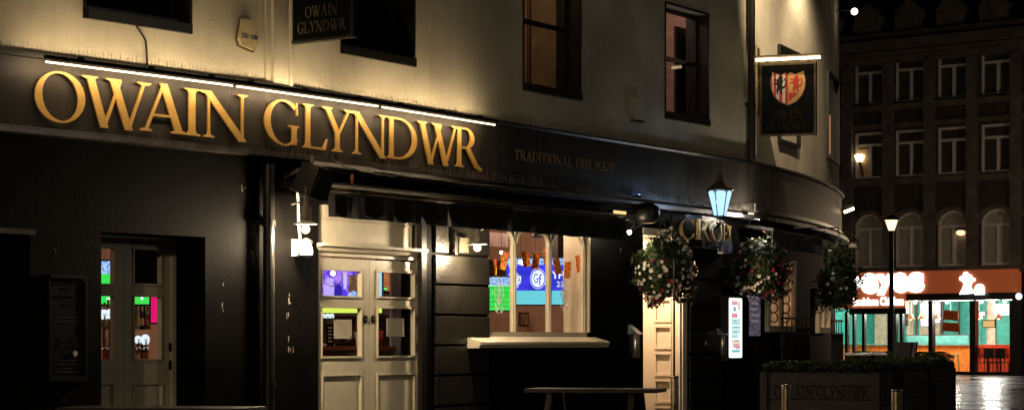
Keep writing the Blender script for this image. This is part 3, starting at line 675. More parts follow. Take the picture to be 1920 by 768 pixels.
# ---- trough lights over the letters
def troughlight(p0, p1, brackets, lb, wallfr):
    """p0,p1 3-D ends of the tube"""
    p0, p1 = Vector(p0), Vector(p1); d = (p1-p0); ln = d.length; d.normalize()
    fr = Fr((p0.x, p0.y), (d.x, d.y)); sl_ = d.z/math.hypot(d.x, d.y); z0 = p0.z; L2 = math.hypot(p1.x-p0.x, p1.y-p0.y)
    t0 = thing('trough_light', lb, 'light', tuple(p0), 'strip lights above the gold letters')
    f = MB(); f.tube([p0+d*.025, p1-d*.025], .009, 10); link('tube', f, M_TUBE, t0)
    f = MB()
    def q(s, n, z): a = fr.P(s, n, z0+z+sl_*s); return a
    for (na, nb, za, zb_) in ((.002, .034, .026, .060),):
        f.hexa([q(0, nb, za), q(L2, nb, za), q(L2, na, za), q(0, na, za), q(0, nb, zb_), q(L2, nb, zb_), q(L2, na, zb_), q(0, na, zb_)])
    link('reflector', f, mat('matt_black', (.006, .006, .006), .9, spec=.1), t0)
    f = MB()
    for k in brackets:
        s = L2*k; f.hexa([q(s-.05, .03, .051), q(s+.05, .03, .051), q(s+.05, -.03, .051), q(s-.05, -.03, .051), q(s-.02, .02, .085), q(s+.05, .02, .085), q(s+.05, -.02, .085), q(s-.02, -.02, .085)]); f.tube([q(s, .0, .06), q(s, -.33, .03)], .009, 6)
    link('bracket', f, M_DMETAL, t0)
    mid = (p0+p1)/2; n3 = Vector((fr.N[0], fr.N[1], 0))
    for dirn, off, wpm in ((-n3*.75+Vector((0, 0, .66)), .0, 4.6), (-n3*.62+Vector((0, 0, -.78)), .0, 4.2)):
        l = bpy.data.lights.new('strip_light_output', 'AREA'); l.shape = 'RECTANGLE'; l.size = ln; l.size_y = .03; l.energy = wpm*ln; l.color = (1, .74, .43)
        o = bpy.data.objects.new('strip_light_output', l); COL.objects.link(o); zz_ = -dirn.normalized(); xx_ = d.copy(); xx_ = (xx_-zz_*xx_.dot(zz_)).normalized(); yy_ = zz_.cross(xx_)
        from mathutils import Matrix
        m4 = Matrix((xx_, yy_, zz_)).transposed().to_4x4(); m4.translation = mid-n3*.012-p0; o.parent = t0; o.matrix_local = m4
nb = .28
def tp(fr, px, py): s = fr.s(px, nb); return fr.P(s, nb, fr.z(px, py, nb))
troughlight(tp(A, 82, 115.5), tp(A, 439, 161), (.0+.17, .53, .86), 'leftmost of three glowing strip lights, above the letters OWAI', A)
troughlight(tp(A, 441, 161.5), tp(B, 711, 199.5), (.09, .45, .84), 'middle of three glowing strip lights, above the letters GLYN', B)
troughlight(tp(B, 714, 200.5), tp(B, 930, 234.5), (.15, .5, .84), 'rightmost of three glowing strip lights, above the letters DWR', B)

# ---- alarm boxes, cable, downpipes
s = A.s(465, NW); c = (A.s(465, NW+.05)); z0 = A.z(465, 66, NW)
t0 = thing('alarm_box', 'cream hexagonal alarm bell box with blue letters on the wall above the sign', 'alarm box', A.P(c, NW, z0-.2))
hx = [(-.11, .16), (.09, .14), (.16, -.10), (.10, -.17), (-.13, -.13), (-.17, -.06)]
hx = [(c+a*.85, z0+b_*.95) for a, b_ in hx]; f = MB(); f.prism(A, hx, NW+.035, NW+.07); link('housing', f, mat('aged_plastic', (.52, .44, .24), .5), t0)
f = MB(); k2 = [(c+(a-c)*1.06+.012, z0+(b_-z0)*1.06-.008) for a, b_ in hx]; f.prism(A, k2, NW, NW+.035); link('shadow_plate', f, mat('side_shadow_tone', (.10, .08, .05), .6), t0)  # dark offset plate paints the side shadow round the housing
f = MB(); sans(f, A, 'SE', c-.115, c-.02, z0-.05, .05, NW+.071, .002, .01); sans(f, A, 'OM', c+.03, c+.12, z0-.055, .05, NW+.071, .002, .01); link('lettering', f, mat('blue_print', (.02, .05, .12), .6), t0)
f = MB(); sans(f, A, 'C', c+.0, c+.028, z0-.052, .035, NW+.071, .002, .0); link('worn_letter', f, mat('green_print_worn', (.35, .38, .2), .7), t0)
c = B.s(1197, NW+.05); z0 = B.z(1197, 207, NW); t0 = thing('alarm_box', 'painted-over alarm box on the render between two sash windows', 'alarm box', B.P(c, NW, z0-.15))
f = MB(); f.prism(B, [(c-.12, z0+.15), (c+.14, z0+.16), (c+.17, z0-.14), (c-.12, z0-.15), (c-.17, z0-.08)], NW, NW+.07); link('housing', f, M_CREAM, t0)
f = MB(); f.box(B, c-.14, c+.16, NW, NW+.075, z0-.165, z0-.15); link('lower_lip', f, M_BLACK, t0)
f = MB(); pts = [A.P(A.s(x_, NW+.02), NW+.02, A.z(x_, y_, NW+.02)) for x_, y_ in ((249, 38), (258, 52), (266, 64), (273, 76), (275, 95), (276, 118), (276.5, 131))]
f.tube(pts, .010, 8); solo('wall_cable', f, M_BLACK, 'black cable kinking down the render from the first window to the fascia', 'cable', pts[-1])
def downpipe(fr, px, n, z0, z1, r, lb, m=M_BLACK):
    s = fr.s(px, n); t0 = thing('drain_pipe', lb, 'pipe', fr.P(s, n, z0)); f = MB(); f.tube([fr.P(s, n, z0), fr.P(s, n, z1)], r, 14); link('pipe', f, m, t0)
    f = MB(); z = z0+.8
    while z < z1-.2: f.tube([fr.P(s, n, z), fr.P(s, n, z+.07)], r*1.22, 14); f.box(fr, s-r*1.7, s+r*1.7, n-r-.01, n-r*.4, z+.01, z+.06); z += 1.7
    link('collar', f, m, t0)
downpipe(B, 1409, .04, 4.0, 8.9, .055, 'black downpipe on the render beside the hanging shield sign')
downpipe(B, 504, .0, 0.0, 3.15, .06, 'black downpipe left of the lit wall lamp and camera')
f = MB(); s = B.s(1418, .0); f.tube([B.P(s, .0, 4.1), B.P(s, 0, 5.75)], .018, 8); f.tube([B.P(s, .0, 5.0), B.P(s, -.06, 5.0)], .012, 8); f.tube([B.P(s, .0, 5.7), B.P(s, -.06, 5.7)], .012, 8)
solo('sign_bracket_post', f, mat('cream_metal', (.5, .4, .25), .5, .2), 'thin cream conduit beside the downpipe and the shield sign', 'conduit', B.P(s, 0, 4.1))

# ---- long awning over door and window
s0, s1 = B.s(616, .28), B.s(1176, .28); zA = 2.90
t0 = thing('shop_awning', 'long rolled-up black awning above the cream double door and bay window', 'awning', B.P(s0, NG, zA-.3))
f = MB(); pr = [(NG, zA+.10), (.10, zA+.12), (.25, zA+.075), (.29, zA+.02), (.27, zA-.03), (.10, zA-.05), (NG, zA-.05)][::-1]
f.sweep(pr, [B.P(s0, 0, 0)[:2], B.P(s1, 0, 0)[:2]]); link('cassette', f, M_BLACK, t0)
f = MB(); f.tube([B.P(s0-.01, .295, zA+.035), B.P(s1+.01, .295, zA+.035)], .013, 10); f.tube([B.P(s0-.01, .300, zA-.0), B.P(s1+.01, .300, zA-.0)], .007, 8); link('front_rail', f, mat('worn_rail', (.20, .16, .10), .42, .5, var=.45, vscale=3, bump=.002, bscale=30), t0)
f = MB(); k = 60
top = [(s0+.01+(s1-s0-.02)*j/k) for j in range(k+1)]
vs = [B.P(s, .265+.010*sin(j*1.3), zA-.03) for j, s in enumerate(top)]+[B.P(s, .265+.018*sin(j*1.3+.5), zA-.275+.004*sin(j*.9)) for j, s in enumerate(top)]
f.add(vs, [(j, j+1, k+2+j, k+1+j) for j in range(k)]); link('valance', f, mat('black_canvas', (.012, .012, .012), .9, bump=.003, bscale=30), t0)
f = MB(); f.box(B, s0-.03, s0-.012, NG, .28, zA-.06, zA+.11); f.box(B, s1+.012, s1+.03, NG, .28, zA-.06, zA+.11); link('end_cap', f, M_DMETAL, t0)
# paint chips and pale drips on the black front
f = MB(); rc_ = random.Random(5)
for (px, py, k, sy) in ((541, 575, 5, 50), (543, 645, 5, 25), (457, 350, 3, 10), (548, 655, 3, 8), (1165, 470, 2, 8), (870, 700, 3, 20), (420, 560, 3, 60), (100, 470, 2, 10)):
    fr = A if px < 497 else B; off = NG+(.0505 if 513 < px < 590 else .0008)
    for j in range(k):
        s = fr.s(px, off)+rc_.uniform(-.03, .03); z = fr.z(px, py, off)+rc_.uniform(-.5, .5)*sy/165; w_, h_ = rc_.uniform(.004, .012), rc_.uniform(.01, .05)
        f.prism(fr, [(s-w_, z), (s-w_*.3, z-h_), (s+w_*.6, z-h_*.7), (s+w_, z+h_*.3), (s, z+h_*.6)], off-.003, off+.0006)
link('paint_chips', f, mat('bare_render_chip', (.30, .27, .22), .8), pub)
# little orange peg on top of awning
s = B.s(660, .2); f = MB(); f.lathe(B.P(s, .2, zA+.10), [(.016, 0), (.02, .03), (.018, .09), (.008, .115)], 10)
solo('orange_peg', f, mat('orange_plastic', (.5, .13, .03), .5), 'small orange peg standing on the awning over the double door', 'peg', B.P(s, .2, zA+.10))
# loose cables along the lower ledge
for i, (pa, pb, sag, lb) in enumerate((((625, 303), (760, 330), .05, 'slack cable sagging below the fascia above the double door'), ((700, 322), (1150, 368), .03, 'thin cable strung along the lower ledge above the bay window'))):
    f = MB(); pts = []
    for j in range(15):
        u_ = j/14; px = pa[0]+(pb[0]-pa[0])*u_; s = B.s(px, .12); z = B.z(px, pa[1]+(pb[1]-pa[1])*u_, .12)-sag*sin(pi*u_)+.008*sin(j*2.1); pts.append(B.P(s, .14, z))
    f.tube(pts, .008, 6); solo('slack_cable', f, mat('grey_cable', (.25, .22, .17), .5), lb, 'cable', pts[0])

# ---- black speaker / flood box over the lamp
def orient_box(mb, c, ax, ay, az, hx_, hy_, hz_, taper=1.0):
    c, ax, ay, az = Vector(c), Vector(ax).normalized(), Vector(ay).normalized(), Vector(az).normalized()
    vs = []
    for sz, k in ((-1, taper), (1, 1)):
        for sx, sy in ((-1, -1), (1, -1), (1, 1), (-1, 1)): vs.append(c+ax*hx_*sx*k+ay*hy_*sy*k+az*hz_*sz)
    mb.hexa(vs)
c = Vector(B.P(B.s(588, .28), .28, B.z(588, 338, .28)))
ax = Vector((B.d[0], B.d[1], -.12)); nn = Vector((B.N[0], B.N[1], -.35)); az = ax.cross(nn)
t0 = thing('loudspeaker', 'tilted black loudspeaker box above the wall lamp left of the door', 'speaker', tuple(c-Vector((0, 0, .25))))
f = MB(); orient_box(f, c, ax, nn, az, .16, .14, .16, .8); link('cabinet', f, M_BLACK, t0)
f = MB(); orient_box(f, c+nn.normalized()*.142, ax, nn, az, .13, .006, .115); link('grille', f, mat('speaker_mesh', (.02, .02, .02), .7, .3, bump=.002, bscale=200), t0)
f = MB(); orient_box(f, c-az.normalized()*-.168-ax.normalized()*.02, ax, nn, az, .145, .11, .006); link('lid', f, mat('lid_highlight', (.20, .16, .10), .45, .4, var=.4, vscale=15), t0)  # pale lid colour paints the highlight on the cabinet's top face
f = MB(); f.tube([c+Vector((0, 0, .1))-nn.normalized()*.12, B.P(B.s(588, .28), NG, c.z+.05)], .02, 8); f.tube([c-ax.normalized()*.03+Vector((0, 0, .19)), c-ax.normalized()*.03+Vector((0, 0, .25))], .02, 8); link('mount', f, M_ALU, t0)
c = Vector(B.P(B.s(1212, .25), .25, B.z(1212, 400, .25)))
t0 = thing('loudspeaker', 'round-backed black loudspeaker hanging over the first flower basket', 'speaker', tuple(c-Vector((0, 0, .2))))
f = MB(); f.lathe(tuple(c-Vector((0, 0, .13))), [(.10, 0), (.17, .05), (.19, .13), (.17, .22), (.09, .27)], 16); link('cabinet', f, M_BLACK, t0)
f = MB(); f.tube([c, B.P(B.s(1212, .25), NG, c.z)], .02, 8); link('mount', f, M_DMETAL, t0)

# ---- wall lamps
def walllamp(fr, px, ytop, yb, nl, lb, arm_px, energy):
    s = fr.s(px, nl); zb_ = fr.z(px, yb, nl); zt_ = fr.z(px, ytop, nl); k = (zt_-zb_)/.345
    base = fr.P(s, nl, zb_); t0 = thing('wall_lamp', lb, 'lamp', base, 'lit wall lamps')
    f = MB(); f.lathe(base, [(.0001, .345*k), (.006, .34*k), (.007, .29*k), (.012, .285*k), (.03, .265*k), (.026, .235*k), (.026, .215*k), (.052, .19*k), (.058, .12*k), (.06, .085*k), (.001, .085*k)][::-1], 16); link('lamp_housing', f, mat('lamp_cream_metal', (.35, .31, .24), .45, .2), t0)
    f = MB(); f.lathe(base, [(.05, .083*k), (.125, .062*k), (.128, .056*k), (.05, .072*k)], 24); link('lamp_shade', f, M_WPLAST, t0)
    f = MB(); f.ball((base[0], base[1], base[2]+.025), .047, 16, 10); link('globe', f, emi('lamp_globe_glow', (1.0, .78, .45), 3.0), t0)
    f = MB(); z = base[2]+.22*k; sa = fr.s(arm_px, NG); f.tube([(base[0], base[1], z), fr.P((s+sa)/2, nl*.6, z+.03), fr.P(sa, NG+.02, z+.01)], .011, 8); f.disc(fr, sa, z+.01, .045, NG, NG+.03); link('arm', f, mat('lamp_cream_metal', (.35, .31, .24), .45, .2), t0)
    q = fr.P(s, nl, base[2]-.05); light('POINT', 'lamp_bulb', q, energy, (1, .77, .50), .045, t0)
    return t0
walllamp(B, 573, 350, 434, .30, 'lit lamp with disc shade above the white camera left of the double door', 541, 190)
walllamp(B, 895, 408, 468, .22, 'lit lamp with disc shade between the double door and the bay window', 897, 115)
s = B.s(560.5, NG); f = MB(); pts = [B.P(B.s(x_, NG+.08), NG+.08, B.z(x_, y_, NG+.08)) for x_, y_ in ((557, 352), (559, 380), (560, 420), (563, 450))]; f.tube(pts, .015, 8)
f.tube([B.P(B.s(557, NG+.08), NG, pts[0][2]+.0), pts[0]], .02, 8); solo('camera_conduit', f, M_WPLAST, 'white conduit running down to the camera beside the wall lamp', 'conduit', pts[-1])
# dome camera
t0 = thing('security_camera', 'white dome security camera and junction box under the wall lamp', 'camera', B.P(B.s(565, .0), NG, B.z(565, 482, 0)))
f = MB(); s0, s1 = B.s(547, NG+.05), B.s(561.5, NG+.05); z0, z1 = B.z(555, 481, NG), B.z(555, 449, NG); bevelblock(f, B, s0, s1, NG+.05, NG+.13, z0, z1, .01); link('junction_box', f, M_WPLAST, t0)
cx_ = B.P(B.s(574, .12), .12, 0); zc_ = B.z(574, 478, .12); f = MB(); f.lathe((cx_[0], cx_[1], zc_), [(.070, 0), (.077, .025), (.077, .055), (.066, .09), (.052, .13), (.045, .16), (.02, .175)], 20); link('camera_body', f, M_WPLAST, t0)
f = MB(); f.lathe((cx_[0], cx_[1], zc_), [(.001, -.045), (.03, -.038), (.052, -.02), (.060, -.001)], 16); link('dome', f, M_DGLASS, t0)
f = MB(); f.tube([(cx_[0], cx_[1], zc_+.14), B.P(B.s(565, NG), NG+.12, zc_+.15)], .03, 10); link('camera_arm', f, M_WPLAST, t0)
# junction box and bracket by the second lamp
t0 = thing('wall_bracket', 'black scroll bracket and box beside the second wall lamp', 'bracket', B.P(B.s(850, NG), NG+.03, B.z(850, 480, NG)))
f = MB(); zz = B.z(850, 478, NG); sb = B.s(849, NG+.05); f.box(B, sb-.03, sb+.03, NG+.036, NG+.10, zz, zz+.30)
for j in range(3): f.disc(B, sb, zz+.05+.09*j, .045, NG+.036, NG+.09, 12)
link('scroll', f, M_BLACK, t0)
f = MB(); bevelblock(f, B, B.s(853, NG+.05), B.s(872, NG+.05), NG+.036, NG+.11, zz+.02, zz+.22, .01); link('box', f, mat('box_olive', (.05, .045, .03), .45), t0)
# small warm spots on the right
t0 = thing('small_spotlight', 'tiny bright spotlight on an arm left of the first flower basket', 'spotlight', B.P(B.s(1180, .2), .2, B.z(1180, 436, .2)))
q = B.P(B.s(1180, .2), .2, B.z(1180, 435, .2)); f = MB(); f.ball(q, .028, 12, 8); link('bulb', f, M_GLOBE, t0)
f = MB(); f.tube([(q[0], q[1], q[2]+.02), B.P(B.s(1190, .1), .1, q[2]+.13)], .008, 6); f.tube([B.P(B.s(1190, .1), .1, q[2]+.13), B.P(B.s(1186, .1), NG, q[2]+.25)], .008, 6); link('arm', f, M_ALU, t0)
light('POINT', 'spot_bulb', (q[0], q[1], q[2]-.04), 10, (1, .8, .6), .03, t0)
def bar_flood(pts2, frm, lb, wdt, hgt, glow, emit, energy, col, tilt=0):
    px, py, nq = pts2; fr = frm; s = fr.s(px, nq); z = fr.z(px, py, nq); t0 = thing('floodlight', lb, 'floodlight', fr.P(s, nq, z-.04))
    f = MB(); f.box(fr, s-wdt/2, s+wdt/2, nq-.08, nq, z-hgt/2, z+hgt/2); link('housing', f, M_DMETAL, t0)
    f = MB(); f.box(fr, s-wdt/2+.01, s+wdt/2-.01, nq+.001, nq+.008, z-hgt/2+.008, z+hgt/2-.008); link('lens', f, emit, t0)
    f = MB(); f.tube([fr.P(s, nq-.08, z), fr.P(s, NG, z+.02)], .012, 6); link('arm', f, M_DMETAL, t0)
    if energy > 1: light('POINT', 'flood_bulb', fr.P(s, nq+.14, z-.03), energy, col, .05, t0)
    return t0
bar_flood((1163, 398, .25), B, 'slim amber lit floodlight at the right end of the awning', .40, .055, 1, emi('amber_lens', (1, .62, .25), 1.3), 1, 1)
bar_flood((1408, 400, .2), B, 'small pale lit floodlight below the curved fascia', .20, .035, 1, emi('pale_lens', (1, .85, .6), 1.6), 26, (1, .88, .72))
q = B.P(B.s(1216, .14), .10, B.z(1216, 366, .14)); t0 = thing('blue_uplighter', 'small cold blue uplighter on the lower ledge above the first basket', 'uplighter', q)
f = MB(); f.box(B, B.s(1205, .14), B.s(1230, .14), .06, .12, q[2]-.04, q[2]); f.box(B, B.s(1203, .14), B.s(1232, .14), .122, .130, q[2]-.04, q[2]+.035); link('housing', f, M_DMETAL, t0)
f = MB(); f.box(B, B.s(1206, .14), B.s(1229, .14), .065, .115, q[2]+.001, q[2]+.006); link('lens', f, emi('blue_lens', (.25, .45, 1), 9), t0)

# ---- hanging board signs
def board_lines(mb, fr, s0, s1, z0, z1, n, w=.02, t=.01): panel_frame(mb, fr, s0+w, s1-w, z0+w, z1-w, n, w, t)
o1 = B.P(B.s(548, .0), .0, 0); Z = Fr(o1[:2], (A.N[0]-.02, A.N[1])); wS = .80
zb_ = Z.z(555, 83, 0); wS = Z.s(667)
t0 = thing('hanging_sign', 'black hanging sign with dull gold name, above the gap between the two gold words', 'sign', Z.P(0, 0, zb_), 'hanging pub signs')
f = MB(); f.box(Z, .0, wS, -.03, .03, zb_, zb_+1.3); link('board', f, M_SIGNBK, t0)
f = MB(); board_lines(f, Z, .0, wS, zb_, zb_+1.3, .031, .03, .02); link('frame', f, mat('sign_frame_black', (.02, .02, .02), .3), t0)
f = MB(); roman(f, Z, 'OWAIN', Z.s(576), Z.s(636), zb_+.26, .115, .031, .036); roman(f, Z, 'GLYNDWR', Z.s(562), Z.s(652), zb_+.10, .115, .031, .036); link('lettering', f, mat('dim_gold_paint', (.16, .13, .07), .7), t0)
f = MB(); f.tube([Z.P(-.05, 0, zb_+1.33), Z.P(wS, 0, zb_+1.33)], .02, 8); f.box(Z, -.05, -.03, -.02, .02, zb_+.1, zb_+1.45); link('bracket', f, M_BLACK, t0)

o2 = ray(1426, 33.9); K = Fr(o2, (.94, -.34)); wS = K.s(1531); zb_ = K.z(1480, 254.5, 0); zt_ = K.z(1480, 119, 0)
t0 = thing('hanging_sign', 'black hanging sign with red and gold lion shield under a lit strip', 'sign', K.P(0, 0, zb_), 'hanging pub signs')
f = MB(); f.box(K, .0, wS, -.035, .03, zb_, zt_); link('board', f, M_SIGNBK, t0)
f = MB(); board_lines(f, K, .0, wS, zb_, zt_, .031, .028, .02); link('frame', f, mat('sign_frame_bronze', (.10, .075, .04), .4, .3), t0)
f = MB(); roman(f, K, 'OWAIN', K.s(1450), K.s(1504), K.z(1480, 222, 0), .125, .031, .035); roman(f, K, 'GLYNDWR', K.s(1437), K.s(1516), K.z(1480, 243, 0), .125, .031, .035); link('lettering', f, mat('faded_gold_paint', (.05, .035, .018), .7, spec=.1), t0)
cs = K.s(1478.5); hw = (K.s(1510)-K.s(1447))/2; zt2 = K.z(1480, 134, 0); zb2 = K.z(1480, 197, 0); hh = zt2-zb2
def shield(k0, k1):
    # right-half outline from top centre to point; u in 0..1
    half = [(0, .93), (.15, .96), (.42, .90), (.80, .97), (.93, 1.0), (.93, .90), (1.0, .72), (.97, .50), (.80, .28), (.5, .11), (0, 0)]
    return half
half = shield(0, 0)
rt = [(cs+u_*hw, zb2+v_*hh) for u_, v_ in half]; lf = [(cs-u_*hw, zb2+v_*hh) for u_, v_ in half]
f = MB(); f.prism(K, [(cs+(p[0]-cs)*1.05, zb2-.012+(p[1]-zb2)*1.03) for p in rt+lf[::-1][1:-1]], .031, .034); shb = link('shield', f, mat('shield_edge', (.20, .13, .07), .5), t0)
f = MB(); f.prism(K, rt, .0345, .038); link('gold_half', f, mat('shield_gold', (.62, .35, .14), .5, var=.1), shb)
f = MB(); f.prism(K, lf, .0345, .038); link('red_half', f, mat('shield_red', (.50, .035, .025), .5, var=.1), shb)
f = MB()
import bisect
hz = sorted([(u_, v_) for u_, v_ in half[:5]]); lo = [(1.0, .72), (.97, .50), (.80, .28), (.5, .11), (0, 0)][::-1]
def interp(L_, u_):
    for (a, b_), (c_, d_) in zip(L_, L_[1:]):
        if a <= u_ <= c_: return b_+(d_-b_)*(u_-a)/(c_-a+1e-9)
    return L_[-1][1]
for u0, u1 in ((.16, .34), (.52, .70), (.86, .92)):
    p = [(cs-u_*hw, zb2+(interp(lo, u_)+.01)*hh) for u_ in (u0, u1)]+[(cs-u_*hw, zb2+(interp(hz, u_)-.015)*hh) for u_ in (u1, u0)]
    f.prism(K, p, .0385, .040)
link('white_stripes', f, mat('shield_white', (.70, .62, .55), .5), shb)
LION = [(.30, .02), (.42, .02), (.46, .16), (.60, .22), (.62, .06), (.56, .02), (.72, .02), (.76, .24), (.70, .40), (.74, .52), (.92, .50), (.98, .58), (.80, .62), (.72, .62), (.74, .72), (.92, .74), (.96, .82), (.76, .80), (.66, .78), (.64, .90), (.50, 1.0), (.36, .96), (.26, .86), (.32, .78), (.22, .70), (.30, .60), (.34, .46), (.24, .40), (.12, .50), (.10, .66), (.20, .76), (.14, .86), (.02, .72), (.02, .48), (.16, .30), (.32, .28), (.36, .18), (.30, .10)]
def lion(mb, fr, s0, s1, z0, z1, n0, n1, flip=False):
    mb.prism(fr, [((s1-u_*(s1-s0)) if flip else (s0+u_*(s1-s0)), z0+v_*(z1-z0)) for u_, v_ in LION], n0, n1)
f = MB(); lion(f, K, cs-.88*hw, cs-.08*hw, zb2+.32*hh, zb2+.88*hh, .0405, .043, True); link('black_lion', f, mat('lion_black', (.01, .008, .008), .5), shb)
f = MB(); lion(f, K, cs+.08*hw, cs+.88*hw, zb2+.36*hh, zb2+.88*hh, .0385, .0405, True); f.prism(K, [(cs+.05*hw, zb2+.1*hh), (cs+.62*hw, zb2+.34*hh), (cs+.05*hw, zb2+.36*hh)], .0385, .0402); link('red_lion', f, mat('lion_red', (.50, .05, .03), .5), shb)
f = MB(); za = K.z(1480, 110, .16); f.tube([K.P(-.03, .16, za), K.P(K.s(1538, .16), .16, za)], .022, 10); link('strip_lamp', f, emi('sign_strip_glow', (1, .78, .42), 7), t0)
f = MB(); f.box(K, -.04, K.s(1540, .16), .09, .22, za+.035, za+.055); f.box(K, -.06, wS, -.02, .02, zt_+.001, zt_+.03); f.box(K, -.06, -.02, -.03, .03, zb_+.3, za+.2); f.box(K, .1, .13, .0, .12, zt_+.03, za+.036); f.box(K, wS-.13, wS-.1, .0, .12, zt_+.03, za+.036); link('bracket', f, mat('bracket_bronze', (.10, .07, .035), .5, .3), t0)

# unseen spotlights, assumed high on the corner, wash the render
fr = arcframe(1545); q = fr.P(fr.s(1545, .35), .35, 7.55)
t0 = thing('assumed_wall_spotlight', 'assumed spotlight high on the rounded corner washing down the cream render', 'spotlight', q)
f = MB(); f.lathe((q[0], q[1], q[2]+.02), [(.05, 0), (.06, .1), (.04, .18)], 14); f.tube([(q[0], q[1], q[2]+.12), fr.P(fr.s(1545, .22), NW, q[2]+.2)], .015, 8); link('housing', f, M_DMETAL, t0)
light('SPOT', 'assumed_wall_spot', q, 260, (1, .76, .48), .04, t0, aim(q, fr.P(fr.s(1545, .22), -.1, 4.2)), R(120), .9)
fr = arcframe(1528); q = fr.P(fr.s(1528, 1.0), 1.0, 8.1)
t0 = thing('assumed_wall_spotlight', 'assumed spotlight under the eaves above the lion shield sign', 'spotlight', q)
f = MB(); f.lathe((q[0], q[1], q[2]+.02), [(.06, 0), (.07, .1), (.05, .18)], 14); f.tube([(q[0], q[1], q[2]+.12), fr.P(fr.s(1528, 1.0), NW, q[2]+.35)], .015, 8); link('housing', f, M_DMETAL, t0)
light('SPOT', 'assumed_wall_spot', q, 1500, (1, .76, .50), .05, t0, aim(q, arcframe(1500).P(0, NW, 4.9)), R(54), .9)

# arm-mounted bright lamp right of the corner, and the tilted tube
q = (ray(1602, 40.5)[0], 40.5, zat(22, 40.5)); t0 = thing('arm_floodlight', 'small bright globe light on an arm high beside the corner', 'light', q)
f = MB(); f.ball(q, .06, 14, 10); link('globe', f, emi('arm_globe_glow', (1, .82, .5), 9), t0)
f = MB(); f.tube([(q[0], q[1], q[2]+.02), (q[0]-.4, q[1]+.2, q[2]+.05)], .012, 6); link('arm', f, M_DMETAL, t0)
q = Vector((ray(1592, 41)[0], 41, zat(394, 41))); t0 = thing('tilted_strip_light', 'short tilted glowing tube projecting from the end of the fascia', 'light', tuple(q))
f = MB(); f.tube([q+Vector((-.09, 0, -.035)), q+Vector((.09, 0, .035))], .03, 10); link('tube', f, M_TUBE, t0)
f = MB(); f.tube([q+Vector((-.10, 0, .0)), q+Vector((-.22, .3, .08))], .012, 6); f.tube([q+Vector((-.10, .0, .06)), q+Vector((.09, 0, .11))], .012, 6); link('arm', f, M_DMETAL, t0)
q = Vector((ray(1598, 41.5)[0], 41.5, zat(464, 41.5))); t0 = thing('bracket_lamp', 'pale dish lamp on a curved black arm at the end of the corner', 'lamp', tuple(q))
f = MB(); f.lathe(tuple(q), [(.10, 0), (.11, .02), (.06, .07), (.02, .09)], 16); link('dish', f, M_PLAST, t0)
f = MB(); f.tube([q+Vector((.11, 0, -.03)), q+Vector((.1, 0, .12)), q+Vector((0, 0, .26)), q+Vector((-.18, .1, .32)), q+Vector((-.4, .2, .3))], .018, 8); link('arm', f, M_BLACK, t0)

# ---- CROESO letters on their bowed band, lantern above
pts = []
cps = [(1262, 31.05), (1289, 31.15), (1320, 31.5), (1344, 32.0), (1361, 32.8), (1368, 33.8), (1372, 34.6)]
path = [ray(px, D) for px, D in cps]
t0 = thing('welcome_sign', 'gold outlined letters CROESO on a bowed black band below the lantern', 'sign', (*path[2], zat(452, 31.4)))
zz0 = zat(449, 31.3); zz1 = zat(411, 31.3)
f = MB(); f.sweep([(-.03, zz0-.10), (-.08, zz0-.10), (-.08, zz1+.06), (-.03, zz1+.06)], path); link('band', f, M_BLACK, t0)
for c, px, w_ in (('C', 1275, 28), ('R', 1308, 25), ('O', 1335, 20), ('E', 1356.5, 9), ('S', 1366, 4), ('O', 1370, 3)):
    mid = px+w_/2; r = (mid-CX)/FPX
    for a, b_ in zip(path, path[1:]):
        fa, fb = a[0]-r*a[1], b_[0]-r*b_[1]
        if fa*fb <= 0:
            tt = fa/(fa-fb); p = (a[0]+tt*(b_[0]-a[0]), a[1]+tt*(b_[1]-a[1])); fr = Fr(p, (b_[0]-a[0], b_[1]-a[1]))
            s0, s1 = fr.s(px, .05), fr.s(px+w_, .05)
            f = MB(); addglyph(f, fr, c, s0, s1, zz0, zz1, .01, .05); o = link('letter', f, mat('gold_edge_letters', (.62, .44, .20), .4, .1), t0)
            f = MB(); k = .86
            break
f = MB(); f.tube([(path[1][0], path[1][1], zz1), B.P(B.s(1289, NG), NG, zz1+.2)], .015, 6); f.tube([(path[3][0], path[3][1], zz1), B.P(B.s(1345, NG), NG, zz1+.2)], .015, 6); link('stay', f, M_BLACK, t0)
D = 31.6; bx, by = ray(1350, D); z0, z1, z2 = zat(405, D), zat(358, D), zat(332, D)
t0 = thing('street_lantern', 'blue-white glowing six-sided lantern above the gold CROESO letters', 'lantern', (bx, by, z0))
f = MB(); rb, rt_ = .085, .165; PH = pi/2+pi/6
for k in range(6):
    a0, a1 = 2*pi*k/6+PH, 2*pi*(k+1)/6+PH; e = .08
    b0, b1 = a0+e, a1-e
    def pp(r, a, z, q=1.0): return (bx+r*cos(a)*q, by+r*sin(a)*q, z)
    f.add([pp(rb, b0, z0+.012), pp(rb, b1, z0+.012), pp(rt_, b1, z1-.02), ((pp(rt_, b1, z1)[0]+pp(rt_, b0, z1)[0])/2, (pp(rt_, b1, z1)[1]+pp(rt_, b0, z1)[1])/2, z1+.012), pp(rt_, b0, z1-.02)], [(0, 1, 2, 3, 4)])
link('lantern_glass', f, emi('lantern_glass_glow', (.42, .70, 1.0), 1.4), t0)
f = MB()
for k in range(6):
    a = 2*pi*k/6+PH; f.tube([(bx+rb*cos(a), by+rb*sin(a), z0), (bx+rt_*cos(a), by+rt_*sin(a), z1)], .008, 6)
f.lathe((bx, by, z0-.04), [(.03, 0), (.09, .03), (.09, .045)], 6, False, PH)
link('lantern_frame', f, M_BLACK, t0)
f = MB(); f.lathe((bx, by, z1), [(.175, 0), (.20, .012), (.185, .03), (.13, .06), (.09, .10), (.05, .125), (.045, .15), (.06, .165), (.03, .19), (.02, .22), (.03, .235), (.001, .27)], 12); link('lantern_cap', f, mat('lantern_bronze', (.09, .07, .05), .3, .6), t0)
